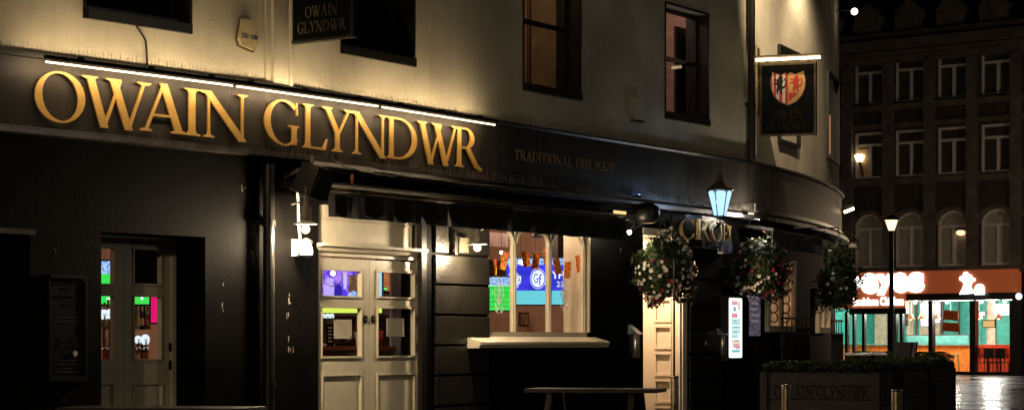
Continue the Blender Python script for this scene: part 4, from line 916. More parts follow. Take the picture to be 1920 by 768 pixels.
f = MB(); f.tube([(bx, by, z0-.03), (bx, by, z0-.12), (bx-.1, by+.1, z0-.2), B.P(B.s(1345, NG), NG, z0-.25)], .018, 8); link('bracket', f, M_BLACK, t0)
light('POINT', 'lantern_bulb', (bx-.1, by-.35, z0+.1), 7, (.55, .75, 1.0), .1, t0)
f = MB(); f.ball((bx, by-.0, z0+.2), .05, 12, 8); link('bulb', f, M_COOLHOT, t0)

# ---- white cctv boxes by the sign
for px, py, nq, lb in ((1362, 463, .25, 'boxy white security camera under the end of the gold CROESO letters'), (1290, 463, .02, 'small grey box behind the upper right of the first flower basket')):
    s = B.s(px, nq); z = B.z(px, py, nq); t0 = thing('security_camera' if px > 1300 else 'junction_box', lb, 'camera' if px > 1300 else 'junction box', B.P(s, nq, z-.1))
    if px > 1300:
        f = MB(); f.box(B, s-.18, s+.12, nq-.05, nq+.03, z+.03, z+.10); f.box(B, s-.18, s-.08, nq-.05, nq+.03, z-.10, z+.03); link('housing', f, mat('grey_camera', (.45, .47, .55), .5), t0)
        f = MB(); f.lathe(B.P(s+.06, nq, z-.09), [(.03, 0), (.06, .02), (.065, .1), (.05, .12)], 14); link('lens_barrel', f, mat('grey_camera', (.45, .47, .55), .5), t0)
        f = MB(); f.tube([B.P(s-.13, nq-.05, z), B.P(s-.13, NG, z)], .02, 8); link('arm', f, M_DMETAL, t0)
    else:
        f = MB(); bevelblock(f, B, s-.14, s+.1, NG, nq, z-.06, z+.12); link('housing', f, mat('grey_box', (.20, .21, .25), .5), t0)
        f = MB(); f.tube([B.P(s, NG+.03, z+.12), B.P(s, NG+.03, z+.35)], .012, 6); link('conduit', f, M_DMETAL, t0)

# ---- ash bins, lit menu, poster, switch plate
def ashbin(px, yt, yb, lb):
    nq = .0; s = B.s(px, nq); z0, z1 = B.z(px, yb, nq), B.z(px, yt, nq); c = B.P(s, NG+.09, z0); t0 = thing('ash_bin', lb, 'ash bin', c, 'wall ash bins')
    f = MB(); f.lathe(c, [(.05, 0), (.055, .005), (.055, z1-z0-.10), (.05, z1-z0-.095)], 18); link('canister', f, M_STEEL, t0)
    f = MB(); ss = s; f.prism(Fr(B.P(s, NG+.09, 0)[:2], B.N), [(-.09, z1-.10), (.075, z1-.10), (-.09, z1+.03)], -.065, .065); link('sloped_cap', f, mat('steel_blue_lit', (.30, .38, .50), .35, .8), t0)  # blue light on the sloped cap is put into its colour
    f = MB(); f.box(B, s-.03, s+.03, NG, NG+.045, z0+.05, z1); link('wall_plate', f, M_DMETAL, t0)
ashbin(1196, 612, 670, 'steel wall ash bin left of the bright panelled doorway')
ashbin(1359, 614, 666, 'steel wall ash bin left of the glowing menu screen')
nq = .03; s0, s1 = B.s(1367, nq), B.s(1391.5, nq); z0, z1 = B.z(1379, 670, nq), B.z(1379, 558, nq)
t0 = thing('menu_screen', 'glowing white upright menu display with pink and teal blocks', 'menu display', B.P(s0, NG, z0))
f = MB(); f.box(B, s0-.03, s1+.03, NG, nq-.004, z0-.04, z1+.03); link('case', f, M_BLACK, t0)
f = MB(); r = .03; w = s1-s0; pts = []
for (cx0, cz0, a0) in ((s1-r, z1-r, 0), (s0+r, z1-r, 90), (s0+r, z0+r, 180), (s1-r, z0+r, 270)):
    for j in range(5): a = R(a0+90*j/4); pts.append((cx0+r*cos(a), cz0+r*sin(a)))
f.prism(B, pts, nq-.003, nq); scr = link('screen', f, emi('menu_white', (.93, 1, .96), 1.25), t0)
rnd = random.Random(3)
cols = {'pink': (.95, .35, .42), 'teal': (.25, .75, .72), 'aqua': (.55, .92, .9), 'rose': (.9, .45, .55), 'navy': (.3, .4, .65), 'peach': (.95, .75, .6)}
blk = [('rose', .2, .62, .88, .95), ('peach', .65, .85, .80, .94), ('navy', .33, .5, .78, .85), ('pink', .2, .62, .67, .745), ('aqua', .2, .82, .55, .65), ('teal', .2, .82, .49, .525), ('aqua', .2, .82, .40, .475), ('navy', .4, .6, .43, .445), ('aqua', .2, .7, .33, .39), ('peach', .2, .82, .24, .30), ('rose', .3, .82, .17, .235), ('pink', .5, .82, .15, .20), ('teal', .2, .82, .09, .135)]
for nm in cols:
    f = MB()
    for (c, a, b_, e, g_) in blk:
        if c != nm: continue
        f.box(B, s0+w*a, s0+w*b_, nq+.001, nq+.003, z0+(z1-z0)*e, z0+(z1-z0)*g_)
    link(nm+'_block', f, emi('menu_'+nm, cols[nm], .85), scr)
f = MB()
for j in range(16):
    zz = z0+(z1-z0)*rnd.uniform(.1, .93); a = rnd.uniform(.2, .5); f.box(B, s0+w*a, s0+w*(a+rnd.uniform(.15, .3)), nq+.0035, nq+.0045, zz, zz+.006)
link('menu_text', f, emi('menu_grey', (.35, .5, .55), .6), scr)
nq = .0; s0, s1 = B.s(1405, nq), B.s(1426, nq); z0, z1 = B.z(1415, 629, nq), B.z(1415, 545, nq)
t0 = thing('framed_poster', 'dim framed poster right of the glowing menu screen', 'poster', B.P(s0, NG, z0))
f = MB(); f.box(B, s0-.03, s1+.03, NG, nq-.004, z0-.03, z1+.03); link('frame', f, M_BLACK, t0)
f = MB(); f.box(B, s0, s1, nq-.003, nq, z0, z1); link('sheet', f, emi('poster_painted_glow', (.16, .13, .17), .6, (.07, .055, .08), 22), t0)  # unlit paper sheet and print, given a faint glow of their own
f = MB()
for j, (tx, zz, hh) in enumerate((('FISH', .80, .11), ('FRIDAY', .64, .11), ('AND', .53, .08), ('GRILL', .36, .12))):
    pass
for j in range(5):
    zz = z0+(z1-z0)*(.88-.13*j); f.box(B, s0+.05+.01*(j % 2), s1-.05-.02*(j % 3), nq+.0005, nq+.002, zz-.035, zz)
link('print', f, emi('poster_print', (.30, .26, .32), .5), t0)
f = MB(); s = B.s(1417, NG+.03); z = B.z(1417, 650, NG); f.box(B, s-.05, s+.05, NG, NG+.04, z-.14, z+.12); tl = thing('entry_keypad', 'small metal entry plate under the dim poster', 'keypad', B.P(s, NG, z-.14)); link('plate', f, mat('dull_brass', (.12, .10, .07), .45, .6), tl)
f = MB()
for j in range(3): f.disc(B, s, z-.06+.07*j, .015, NG+.041, NG+.05, 10)
link('push_button', f, M_ALU, tl)
s = B.s(1325, NG+.03); z = B.z(1325, 643, NG); tl = thing('tap_plate', 'tiny grey double socket plate on the black pier', 'plate', B.P(s, NG, z)); f = MB(); f.box(B, s-.05, s+.05, NG+.03, NG+.045, z-.03, z+.03); link('plate', f, mat('plate_grey', (.25, .24, .22), .5), tl)
f = MB(); f.disc(B, s-.022, z, .014, NG+.0455, NG+.05, 10); f.disc(B, s+.022, z, .014, NG+.0455, NG+.05, 10); link('socket', f, M_BLACK, tl)

# ---- chalk style menu plaque on the left wall
s0, s1 = A.s(92, NG+.04), A.s(163, NG+.04); z0, z1 = A.z(128, 708, NG+.04), A.z(128, 521, NG+.04); hh = z1-z0; w = s1-s0; cm = (s0+s1)/2
t0 = thing('menu_plaque', 'tall dark wall plaque with faint lettering left of the recessed door', 'plaque', A.P(s0, NG, z0))
f = MB(); f.box(A, s0, s1, NG, NG+.03, z0, z1); link('board', f, M_SIGNBK, t0)
f = MB(); board_lines(f, A, s0, s1, z0, z1, NG+.0305, .02, .015); f.box(A, s0, s1, NG, NG+.06, z1, z1+.03); f.box(A, s0, s1, NG, NG+.06, z0-.03, z0); link('frame', f, mat('plaque_frame', (.009, .009, .008), .6, spec=.15), t0)
f = MB()
for tx, v, k, wd in (('AMRYWIAETH', .930, .028, .74), ('EANG', .885, .026, .34), ('O', .845, .026, .08), ('GWRW CREFFT', .800, .032, .82), ('A', .765, .020, .07), ('SEIDR', .715, .030, .34), ('BWYD', .360, .045, .46), ('GWYCH', .300, .045, .62)):
    roman(f, A, tx, cm-w*wd/2, cm+w*wd/2, z0+hh*v, hh*k, NG+.0305, NG+.034)
for v, wd in ((.60, .6), (.56, .7), (.17, .5), (.13, .66), (.09, .3), (.055, .6)):
    f.box(A, cm-w*wd/2, cm+w*wd/2, NG+.0305, NG+.0335, z0+hh*v, z0+hh*(v+.012))
link('lettering', f, mat('plaque_lettering', (.07, .062, .05), .7, spec=.1), t0)
f = MB(); q = (A.s(144, NG+.06), A.z(144, 662, NG+.05)); f.prism(A, [(q[0]+.035*(1 if k % 2 else .6)*cos(k*pi/5), q[1]+.035*(1 if k % 2 else .6)*sin(k*pi/5)) for k in range(10)], NG+.035, NG+.045)
link('pale_emblem', f, mat('emblem_white', (.85, .75, .7), .6), t0)

# ================================================================== inside the pub
def screen_frame(px, D, head=0): return Fr(ray(px, D), (cos(R(head)), sin(R(head))))
def tv(px0, px1, yt, yb, D, lb, base, blocks):
    fr = screen_frame((px0+px1)/2, D); s0, s1 = fr.s(px0), fr.s(px1); z0, z1 = zat(yb, D), zat(yt, D)
    t0 = thing('television', lb, 'television', fr.P(0, 0, z0), 'bar televisions')
    f = MB(); f.box(fr, s0-.02, s1+.02, -.06, -.005, z0-.02, z1+.02); f.tube([fr.P(0, -.05, (z0+z1)/2), fr.P(0, -.4, (z0+z1)/2)], .03, 8); link('casing', f, M_BLACK, t0)
    f = MB(); f.box(fr, s0, s1, -.0045, 0, z0, z1); scr = link('screen', f, base, t0)
    by = {}
    for i, (kind, a, b_, c, d, m) in enumerate(blocks):
        n0 = .001+.002*i; f = by.setdefault(m.name, (MB(), m))[0]; X = lambda u_: s0+(s1-s0)*u_; Y = lambda v_: z0+(z1-z0)*v_
        if kind == 'box': f.box(fr, X(a), X(b_), n0, n0+.001, Y(c), Y(d))
        elif kind == 'disc': f.disc(fr, X(a), Y(b_), c*(s1-s0), n0, n0+.001, 24, d*(z1-z0))
        elif kind == 'ring': f.strip(fr, [(X(a)+c*(s1-s0)*cos(2*pi*k/28), Y(b_)+d*(z1-z0)*sin(2*pi*k/28)) for k in range(28)], [(X(a)+.88*c*(s1-s0)*cos(2*pi*k/28), Y(b_)+.88*d*(z1-z0)*sin(2*pi*k/28)) for k in range(28)], n0, n0+.001, True)
        elif kind[0] == '*': sans(f, fr, kind[1:], X(a), X(b_), Y(c), (d-c)*(z1-z0), n0, .001, .0)
        elif kind[0] == '+': sans(f, fr, kind[1:], X(a), X(b_), Y(c), (d-c)*(z1-z0), n0, .001, .03)
    for k, (f, m) in by.items(): link('picture', f, m, scr)
eW = emi('tv_white', (.85, .95, 1), 1.1); eB = emi('tv_blue', (.03, .04, .62), 1.0, (.06, .05, .85), 5); eC = emi('tv_cyan', (.18, .75, .85), .9)
eG = emi('tv_green', (.06, .85, .10), .95); eG2 = emi('tv_green_dark', (.045, .70, .08), .9); eP = emi('tv_purple', (.10, .04, .75), 1.1, (.45, .25, .95), 9); eSky = emi('tv_crowd', (.12, .30, .75), 1.0, (.55, .75, 1.0), 40)
eDk = emi('tv_dark', (.02, .02, .06), .6); eY = emi('tv_lime', (.75, .95, .12), 1.0); eR = emi('tv_red', (.8, .08, .12), .9); eBr = emi('tv_brown', (.20, .10, .05), .7, (.4, .2, .1), 12)
# bay window televisions (blue advert, green pitch)
tv(950, 1067, 484, 570, 31.6, 'large television with blue advert and circular logo in the bay window', eB,
   [('box', 0, 1, 0, .30, eC), ('box', 0, 1, .86, 1, eSky), ('box', .04, .16, .8, 1, eW), ('box', .24, .36, .84, .98, eW), ('disc', .50, .56, .125, .225, eW), ('ring', .50, .56, .118, .212, eB), ('*G', .43, .50, .47, .67, eB), ('*f', .51, .565, .42, .66, eB),
    ('disc', .11, .52, .10, .2, eW), ('ring', .11, .52, .09, .18, eB), ('box', 0, .23, .46, .62, eW), ('*ANTA', .02, .225, .47, .60, eB), ('+YFF', .72, .97, .56, .72, eW), ('*250', .80, .98, .38, .50, eW), ('disc', .695, .48, .03, .09, eR), ('box', .675, .715, .20, .42, eW), ('box', .672, .718, .56, .74, eW), ('box', .60, .66, .43, .46, eW)])
tv(900, 957, 519, 581, 30.9, 'television showing a green pitch at the left of the bay window', eG, [('box', 0, 1, .74, 1, eSky), ('box', 0, 1, .735, .75, eW)]+[('box', 0, 1, .08+.14*k, .15+.14*k, eG2) for k in range(5)]+[('box', a, a+.018, b_, b_+.07, m_) for a, b_, m_ in ((.4, .5, eW), (.62, .35, eR), (.75, .58, eW), (.83, .2, eR), (.5, .15, eW), (.9, .45, eDk))])
# double-door television
tv(592, 716, 497, 586, 27.6, 'television with purple picture behind the upper panes of the double door', eP,
   [('box', 0, 1, 0, .14, eY), ('box', 0, .10, 0, .145, eC), ('box', .50, .68, .18, .80, eBr), ('disc', .57, .34, .08, .12, eSky), ('box', .90, 1.0, .14, 1, emi('tv_pale', (.45, .75, .85), 1.0)), ('disc', .2, .5, .08, .25, emi('tv_violet', (.5, .4, 1.0), 1.1)), ('disc', .34, .42, .06, .2, emi('tv_navy', (.03, .02, .35), 1)), ('box', .42, .47, .5, .85, emi('tv_lav', (.65, .55, 1), 1)), ('disc', .60, .20, .10, .10, eY)])
# left door television and red panel
tv(150, 214, 489, 531, 24.6, 'television with crowd and pitch in the upper pane of the recessed door', eG, [('box', 0, 1, .42, 1, eSky)])
tv(165, 280, 549, 569.5, 25.2, 'low green television strip in the lower panes of the recessed door', eG, [('box', .86, .9, .4, .7, eW), ('box', .3, .36, .4, .6, eW)])
tv(283, 303, 540, 604, 25.0, 'magenta lit advertising screen inside the recessed door', emi('magenta_screen', (.85, .01, .18), .9), [('box', .2, 1, .78, .95, emi('tv_navy2', (.05, .03, .3), .6)), ('box', .6, .9, .60, .64, eW)])

# bar counters
def counter(fr, s0, s1, n0, n1, z, lb):
    t0 = thing('bar_counter', lb, 'bar counter', fr.P((s0+s1)/2, (n0+n1)/2, .03))
    f = MB(); f.box(fr, s0, s1, n0, n1-.05, .03, z-.05); link('front_panel', f, M_INTDARK, t0)
    f = MB(); f.box(fr, s0-.03, s1+.03, n0-.03, n1, z-.05, z); link('counter_top', f, M_BARWOOD, t0)
    return t0
zc1 = A.z(275, 655, -1.55); counter(A, -4.9, -1.2, -2.0, -1.45, zc1, 'mahogany bar counter seen through the recessed door')
QC = Fr(ray(596, 26.5), (1, .12)); zc2 = EYE+(HY-648)/FPX*26.7
counter(QC, 0, .90, -.55, 0, zc2, 'mahogany bar counter seen through the cream double door')
QB = Fr(ray(590, 28.3), (1, .05)); zq = zat(590, 28.3)
t0 = thing('back_bar', 'dark back bar unit under the purple television', 'shelf', QB.P(.5, -.3, .03))
f = MB(); f.box(QB, 0, .97, -.40, -.37, .04, zq); f.box(QB, 0, .97, -.369, 0, zq-.03, zq); f.box(QB, 0, .97, -.369, 0, zq-.36, zq-.33); f.box(QB, 0, .97, -.369, 0, .04, zq-.75); link('shelf_board', f, M_INTDARK, t0)

# back-bar shelf, bottles, taps
t0 = thing('back_bar', 'back bar shelf with pale backing panel inside the recessed door', 'shelf', A.P(-3.4, -2.9, .03))
f = MB(); z = A.z(265, 617, -2.6); f.box(A, -4.9, -1.3, -2.75, -2.5, z-.02, z); f.box(A, -4.9, -1.3, -2.75, -2.5, z-.40, z-.38); f.box(A, -4.9, -1.3, -2.8, -2.76, .04, 2.0); link('shelf_board', f, M_BARWOOD, t0)
f = MB(); f.box(A, A.s(252, -2.7), A.s(279, -2.7), -2.755, -2.75, z+.0, z+.34); link('backing_panel', f, mat('pale_backing', (.7, .55, .4), .6), t0)
f = MB(); f.box(A, -4.9, -1.3, -2.756, -2.752, z-.36, z-.03); link('mirror', f, mat('smoked_mirror', (.15, .08, .05), .15, .4), t0)
bm = [mat('bottle_amber', (.30, .10, .02), .12), mat('bottle_green', (.04, .12, .03), .12), mat('bottle_clear', (.45, .42, .36), .1), mat('bottle_dark', (.03, .015, .01), .12)]
lm = [mat('label_cream', (.7, .62, .45), .7), mat('label_red', (.5, .06, .04), .7), mat('label_gold', (.6, .42, .1), .5)]
capm = mat('bottle_cap', (.08, .06, .05), .4)
adj = ['amber', 'green', 'clear', 'dark']; ladj = ['cream', 'red', 'gold']
def bottle(c, h, bi, li, where):
    t0 = thing('bottle', f'{adj[bi]} bottle with {ladj[li]} label, {where}', 'bottle', c, 'bottles behind the bar')
    r = .036; f = MB(); f.lathe(c, [(r*.9, 0), (r, .01), (r, h*.55), (r*.85, h*.63), (r*.36, h*.74), (r*.34, h*.93)], 12); link('glass_body', f, bm[bi], t0)
    f = MB(); f.lathe((c[0], c[1], c[2]+h*.16), [(r*1.03, 0), (r*1.03, h*.28)], 12); link('label', f, lm[li], t0)
    f = MB(); f.lathe((c[0], c[1], c[2]+h*.93), [(r*.4, 0), (r*.4, h*.07)], 8); link('cap', f, capm, t0)
nth = ['first', 'second', 'third', 'fourth', 'fifth', 'sixth']
for i, (px, h) in enumerate(((196, .30), (203, .33), (256, .33), (263.5, .29), (271, .30), (277, .26))):
    bottle(A.P(A.s(px, -2.6), -2.6, z), h, (2, 0, 2, 3, 1, 0)[i], i % 3, nth[i]+' from the left on the shelf inside the recessed door')
for i, (px, h) in enumerate(((198, .28), (207, .30), (257, .26), (266, .27), (274, .28))):
    bottle(A.P(A.s(px, -2.6), -2.6, z-.38), h, (0, 2, 0, 3, 0)[i], (i+1) % 3, nth[i]+' from the left on the lower back bar shelf')
for i, px in enumerate((600, 634, 643, 652, 667)):
    bottle(QB.P(QB.s(px, -.1), -.1, zq-.33), (.29, .31, .27, .30, .28)[i], (1, 0, 3, 2, 0)[i], (i+2) % 3, nth[i]+' from the left under the purple television')
def pump(fr, px, n, z, yb, r, lb, col=None):
    s = fr.s(px, n); c = fr.P(s, n, z); t0 = thing('beer_tap', lb, 'beer tap', c, 'beer taps on the bar')
    zt = fr.z(px, yb, n)
    f = MB(); f.tube([c, (c[0], c[1], zt-.02)], .018, 10); f.tube([(c[0], c[1], zt-.10), fr.P(s, n-.10, zt-.12), fr.P(s, n-.11, zt-.16)], .01, 8); f.lathe(c, [(.04, 0), (.035, .02), (.02, .03)], 12); link('font', f, mat('polished_chrome', (.7, .66, .6), .12, 1.0), t0)
    f = MB(); f.disc(fr, s, zt, r, n-.012, n+.012, 18, r*1.05); bd = link('badge', f, emi('tap_badge_glow', (.85, .95, 1.0), 1.0), t0)
    f = MB(); f.disc(fr, s, zt-.005, r*.5, n+.0125, n+.014, 14, r*.3); link('emblem', f, emi('tap_emblem', (.55, .75, .8), .7), bd)
pump(A, 195, -1.62, zc1, 589, .052, 'chrome beer tap with glowing badge, first inside the recessed door'); pump(A, 206.5, -1.62, zc1, 588, .052, 'chrome beer tap with glowing badge, second inside the recessed door')
pump(A, 259, -1.62, zc1, 636, .042, 'low beer tap with small badge inside the recessed door'); pump(A, 272.5, -1.62, zc1, 636, .055, 'low beer tap with the widest round badge inside the recessed door')
for i, px in enumerate((606, 614.5, 622)):
    pump(QC, px, -.1, zc2, 592, .030, nth[i]+' beer tap from the left behind the double door lower pane')
# beer clip sign, glass of menus, till
s = QC.s(619, -.06); z0 = zc2; t0 = thing('counter_sign', 'small black chalked counter sign behind the double door', 'sign', QC.P(s, -.05, z0)); f = MB(); s0, s1 = QC.s(612, -.05), QC.s(626, -.05); f.box(QC, s0, s1, -.07, -.05, z0+.0, z0+.26); link('board', f, M_SIGNBK, t0)
f = MB()
for j in range(5): f.box(QC, s0+.02, s1-.02-.01*(j % 2), -.0495, -.048, z0+.05+.04*j, z0+.065+.04*j)
link('chalk_lines', f, mat('chalk', (.7, .7, .65), .8), t0)
s = QC.s(673, -.15); t0 = thing('pint_glass', 'tall empty pint glass on the bar behind the double door', 'glass', QC.P(s, -.15, zc2)); f = MB(); f.lathe(QC.P(s, -.15, zc2), [(.035, 0), (.045, .16), (.042, .16), (.032, .01)], 14); link('glass', f, mat('glass_pale', (.6, .55, .5), .1), t0)
f = MB(); f.lathe(QC.P(s, -.15, zc2+.01), [(.030, 0), (.040, .13), (.001, .135)], 12); link('beer', f, mat('beer_amber', (.45, .2, .03), .2), t0)
# partition with boards seen through the right leaf, orange lit wall, exit light
f = MB(); s0, s1 = B.s(734, -1.0), B.s(800, -1.0); 
bs = s0
while bs < s1: f.box(B, bs, bs+.094, -1.03, -1.0, .04, 3.1); bs += .10
solo('boarded_screen', f, M_LILAC, 'lilac boarded screen behind the right leaf of the double door', 'screen', B.P(s0, -1.0, .04))
f = MB(); sA_, sB_ = B.s(713, -2.4), B.s(742, -2.4); f.box(B, sA_, sB_, -2.44, -2.4, B.z(725, 545, -2.4), B.z(725, 500, -2.4)); solo('amber_panel', f, mat('amber_wall', (.75, .36, .14), .6), 'amber lit wall panel behind the double door', 'panel', B.P(sA_, -2.42, 2))
f = MB(); f.box(B, sA_, sB_, -2.48, -2.45, .04, 3.0); solo('dark_curtain', f, mat('curtain_dark', (.05, .025, .015), .9), 'dark curtain behind the right leaf of the double door', 'curtain', B.P(sA_, -2.46, .04))
f = MB(); f.box(B, B.s(720.5, -2.3), B.s(725.5, -2.3), -2.34, -2.3, B.z(723, 542.5, -2.3), B.z(723, 539, -2.3)); tl = thing('exit_light', 'tiny green exit light behind the double door', 'light', B.P(B.s(723, -2.3), -2.32, B.z(723, 545, -2.3))); link('green_lens', f, emi('exit_green', (.1, .9, .25), 1.2), tl)
f = MB(); f.box(B, B.s(719, -2.3), B.s(727, -2.3), -2.36, -2.341, B.z(723, 545, -2.3), B.z(723, 536.5, -2.3)); link('housing', f, M_BLACK, tl)
f = MB(); f.box(B, B.s(700, -1.6), B.s(719, -1.6), -1.75, -1.6, B.z(710, 634, -1.6), B.z(710, 619, -1.6)); tl = thing('red_stool_seat', 'red upholstered seat back behind the right door leaf', 'seat', B.P(B.s(710, -1.6), -1.65, .04)); link('cushion', f, mat('red_leather', (.5, .04, .03), .5), tl)
f = MB(); f.box(B, B.s(701, -1.6), B.s(703, -1.6), -1.74, -1.61, .04, B.z(710, 634, -1.6)); f.box(B, B.s(716, -1.6), B.s(718, -1.6), -1.74, -1.61, .04, B.z(710, 634, -1.6)); link('leg', f, M_BARWOOD, tl)
tl = thing('pub_table', 'small brown table behind the right door leaf', 'table', B.P(B.s(718, -1.4), -1.4, .04)); f = MB(); zt = B.z(718, 650, -1.4); f.box(B, B.s(704, -1.4), B.s(733, -1.4), -1.6, -1.25, zt-.03, zt); link('tabletop', f, M_BARWOOD, tl)
f = MB(); f.tube([B.P(B.s(718, -1.4), -1.42, .04), B.P(B.s(718, -1.4), -1.42, zt-.03)], .03, 8); link('leg', f, M_BARWOOD, tl)
# globe pendants
for (px, py, r, lb, e) in ((624, 519, .115, 'clear glass globe pendant with glowing bulb behind the upper pane of the double door', 1), (676, 520, .09, 'second clear glass globe pendant behind the double door, near the leaf edge', 0)):
    q = B.P(B.s(px, -1.0), -1.0, B.z(px, py, -1.0)); tl = thing('globe_pendant', lb, 'pendant lamp', q, 'globe pendants')
    f = MB(); f.ball(q, r, 24, 16); link('globe', f, M_GLASS, tl)
    f = MB(); f.strip(screen_frame(px, q[1]-r), [(r*cos(k/30*2*pi), q[2]+r*sin(k/30*2*pi)) for k in range(30)], [(r*.93*cos(k/30*2*pi), q[2]+r*.93*sin(k/30*2*pi)) for k in range(30)], -.004, .0, True); link('globe_rim', f, mat('rim_pinkish', (.6, .35, .3), .2), tl)
    f = MB(); f.ball((q[0], q[1], q[2]+.045), .028, 12, 8); link('bulb', f, emi('pendant_bulb', (1, .66, .3), 12), tl)
    f = MB(); f.tube([(q[0], q[1], q[2]+r*.97), (q[0], q[1], 3.18)], .004, 6); link('cord', f, M_BLACK, tl)

# ---- bay window dressing: bunting, etched decals, lamp, plants
nn_ = NG-.055-.08
tl = thing('bunting', 'string of red and yellow quartered flags hung across the bay window', 'bunting', B.P(B.s(1000, nn_), nn_, B.z(1000, 470, nn_)))
anch = [(905, 492), (935, 484), (962, 470), (990, 474), (1020, 470), (1050, 492), (1075, 490), (1090, 470)]
pts = [B.P(B.s(a, nn_), nn_, B.z(a, b_, nn_)) for a, b_ in anch]; f = MB(); f.tube(pts, .003, 5); link('string', f, M_WPLAST, tl)
fy = mat('flag_yellow', (.92, .55, .03), .7); frd = mat('flag_red', (.85, .05, .02), .7)
for (px, py, w_, h_, rot) in ((924, 484, 15, 33, .0), (949, 472, 13, 34, .25), (963, 459, 9, 30, .1), (983, 470, 14, 30, -.2), (1006, 474, 13, 30, .1), (1024, 467, 12, 28, -.05), (1042, 484, 13, 30, -.2), (1065, 491, 12, 31, .05), (1082, 478, 9, 32, -.15)):
    D = B.P(B.s(px, nn_-.01), nn_-.01, 0)[1]; k = D/FPX; fr = screen_frame(px, D, random.uniform(-12, 12)); w2, h2 = w_*k/2, h_*k; z0 = zat(py, D)
    def rp(a, b_): return (a*cos(rot)+b_*sin(rot), z0+b_*cos(rot)-a*sin(rot))
    f = MB(); f.prism(fr, [rp(-w2, 0), rp(0, 0), rp(0, -h2/2), rp(-w2, -h2/2)], 0, .002); f.prism(fr, [rp(0, -h2/2), rp(w2, -h2/2), rp(w2, -h2), rp(0, -h2)], 0, .002); fl = link('flag', f, fy, tl)
    f = MB(); f.prism(fr, [rp(0, 0), rp(w2, 0), rp(w2, -h2/2), rp(0, -h2/2)], 0, .002); f.prism(fr, [rp(-w2, -h2/2), rp(0, -h2/2), rp(0, -h2), rp(-w2, -h2)], 0, .002); link('red_quarter', f, frd, fl)
    for (qx, qy, m_) in ((-.5, -.25, frd), (.5, -.25, fy), (-.5, -.75, fy), (.5, -.75, frd)):
        f = MB(); f.prism(fr, [rp(qx*w2+(u_-.5)*w2*.7, qy*h2+(v_-.5)*h2*.36) for u_, v_ in LION], .0021, .003); link('lion', f, m_, fl)
fe = mat('etched_white', (.75, .82, .95), .6)
def decal(px, py, sc, lb):
    n0 = NG-.055-.012; D = B.P(B.s(px, n0), n0, 0)[1]; s = B.s(px, n0); z = B.z(px, py, n0); tl = MB()
    for sg in (-1, 1):      # paired feather plumes and scrolls
        for (a, pts_) in ((1, [(0, -.30), (.05, -.1), (.09, .1), (.10, .25), (.05, .33), (.0, .30), (.02, .24)]), (2, [(0, -.25), (.10, -.15), (.17, .0), (.15, .15), (.10, .2)]), (3, [(.02, .05), (.1, .02), (.14, -.08), (.08, -.15), (.02, -.1)]), (4, [(.02, -.28), (.12, -.36), (.18, -.30), (.12, -.24), (.06, -.4)]), (5, [(0, .2), (.04, .1), (.0, .0), (.05, -.1), (0, -.2)])):
            p2 = [(s+sg*p[0]*sc, z+p[1]*sc) for p in pts_]; st = _stroke(p2, [.008]*len(p2)); tl.strip(B, st[1], st[2], n0, n0+.001*a)
    solo('window_decal', tl, fe, lb, 'decal', B.P(s, n0, z), 'feathered window decals')
decal(936, 550, .62, 'pale feathered decal over the green pitch screen'); decal(1058, 548, .62, 'pale feathered decal over the right of the blue screen')
q = B.P(B.s(940, -2.2), -2.2, B.z(940, 473, -2.2)); f = MB(); f.ball(q, .026, 10, 8); tl = thing('pendant_bulb', 'single bare bulb above the green pitch screen in the bay window', 'lamp', q); link('bulb', f, emi('bare_bulb', (1, .9, .6), 6), tl); f = MB(); f.tube([(q[0], q[1], q[2]+.02), (q[0], q[1], 3.15)], .004, 6); link('cord', f, M_BLACK, tl)
for px, py, lb in ((976, 491, 'left'), (1004, 491, 'right')):
    q = B.P(B.s(px, -1.9), -1.9, B.z(px, py, -1.9)); tl = thing('filament_bulb', lb+' of two warm bulbs glowing in front of the blue screen in the bay window', 'lamp', q, 'warm bulbs in the bay window'); f = MB(); f.ball(q, .024, 10, 8, 1.3); link('bulb', f, emi('filament_glow', (1, .72, .5), 9), tl); f = MB(); f.tube([(q[0], q[1], q[2]+.025), (q[0], q[1], 3.15)], .0035, 6); link('cord', f, M_BLACK, tl)
for k, (px, py0, py1) in enumerate(((985, 585, 612), (1046, 583, 606))):
    t0 = thing('framed_print', ('first' if k == 0 else 'second')+' small framed print on the wall below the blue screen', 'picture', B.P(B.s(px, -3.2), -3.2, 1.4), 'framed prints in the bar'); sq = B.s(px, -3.2); z0, z1 = B.z(px, py1, -3.2), B.z(px, py0, -3.2)
    f = MB(); f.box(B, sq-.14, sq+.14, -3.24, -3.215, z0, z1); link('frame', f, M_INTDARK, t0); f = MB(); f.box(B, sq-.11, sq+.11, -3.2145, -3.21, z0+.03, z1-.03); link('print', f, mat('print_paper', (.45, .33, .24), .7, var=.5, vscale=30), t0)
f = MB(); f.box(B, B.s(1046, -2.0), B.s(1064, -2.0), -2.1, -2.0, B.z(1055, 494, -2), 3.1); solo('dark_column', f, M_BLACK, 'dark square column behind the bunting in the bay window', 'column', B.P(B.s(1055, -2), -2.05, 2))
f = MB(); q = B.P(B.s(1016, -1.4), -1.4, B.z(1016, 436, -1.4)); f.lathe(q, [(.02, .12), (.06, .05), (.13, -.02), (.15, -.06), (.13, -.065), (.05, .03)], 18); f.tube([(q[0], q[1], q[2]+.1), (q[0], q[1], 3.15)], .005, 6); solo('dark_pendant_shade', f, M_DMETAL, 'dark glossy pendant shade at the top of the middle window light', 'lamp', q)
f = MB(); f.box(B, B.s(918, -2.6), B.s(953, -2.6), -2.66, -2.6, B.z(935, 462, -2.6), B.z(935, 436, -2.6)); solo('lit_alcove_panel', f, mat('pink_panel', (.70, .50, .52), .6), 'pale pink wall panel high in the left window light', 'panel', B.P(B.s(918, -2.6), -2.6, 2.4))
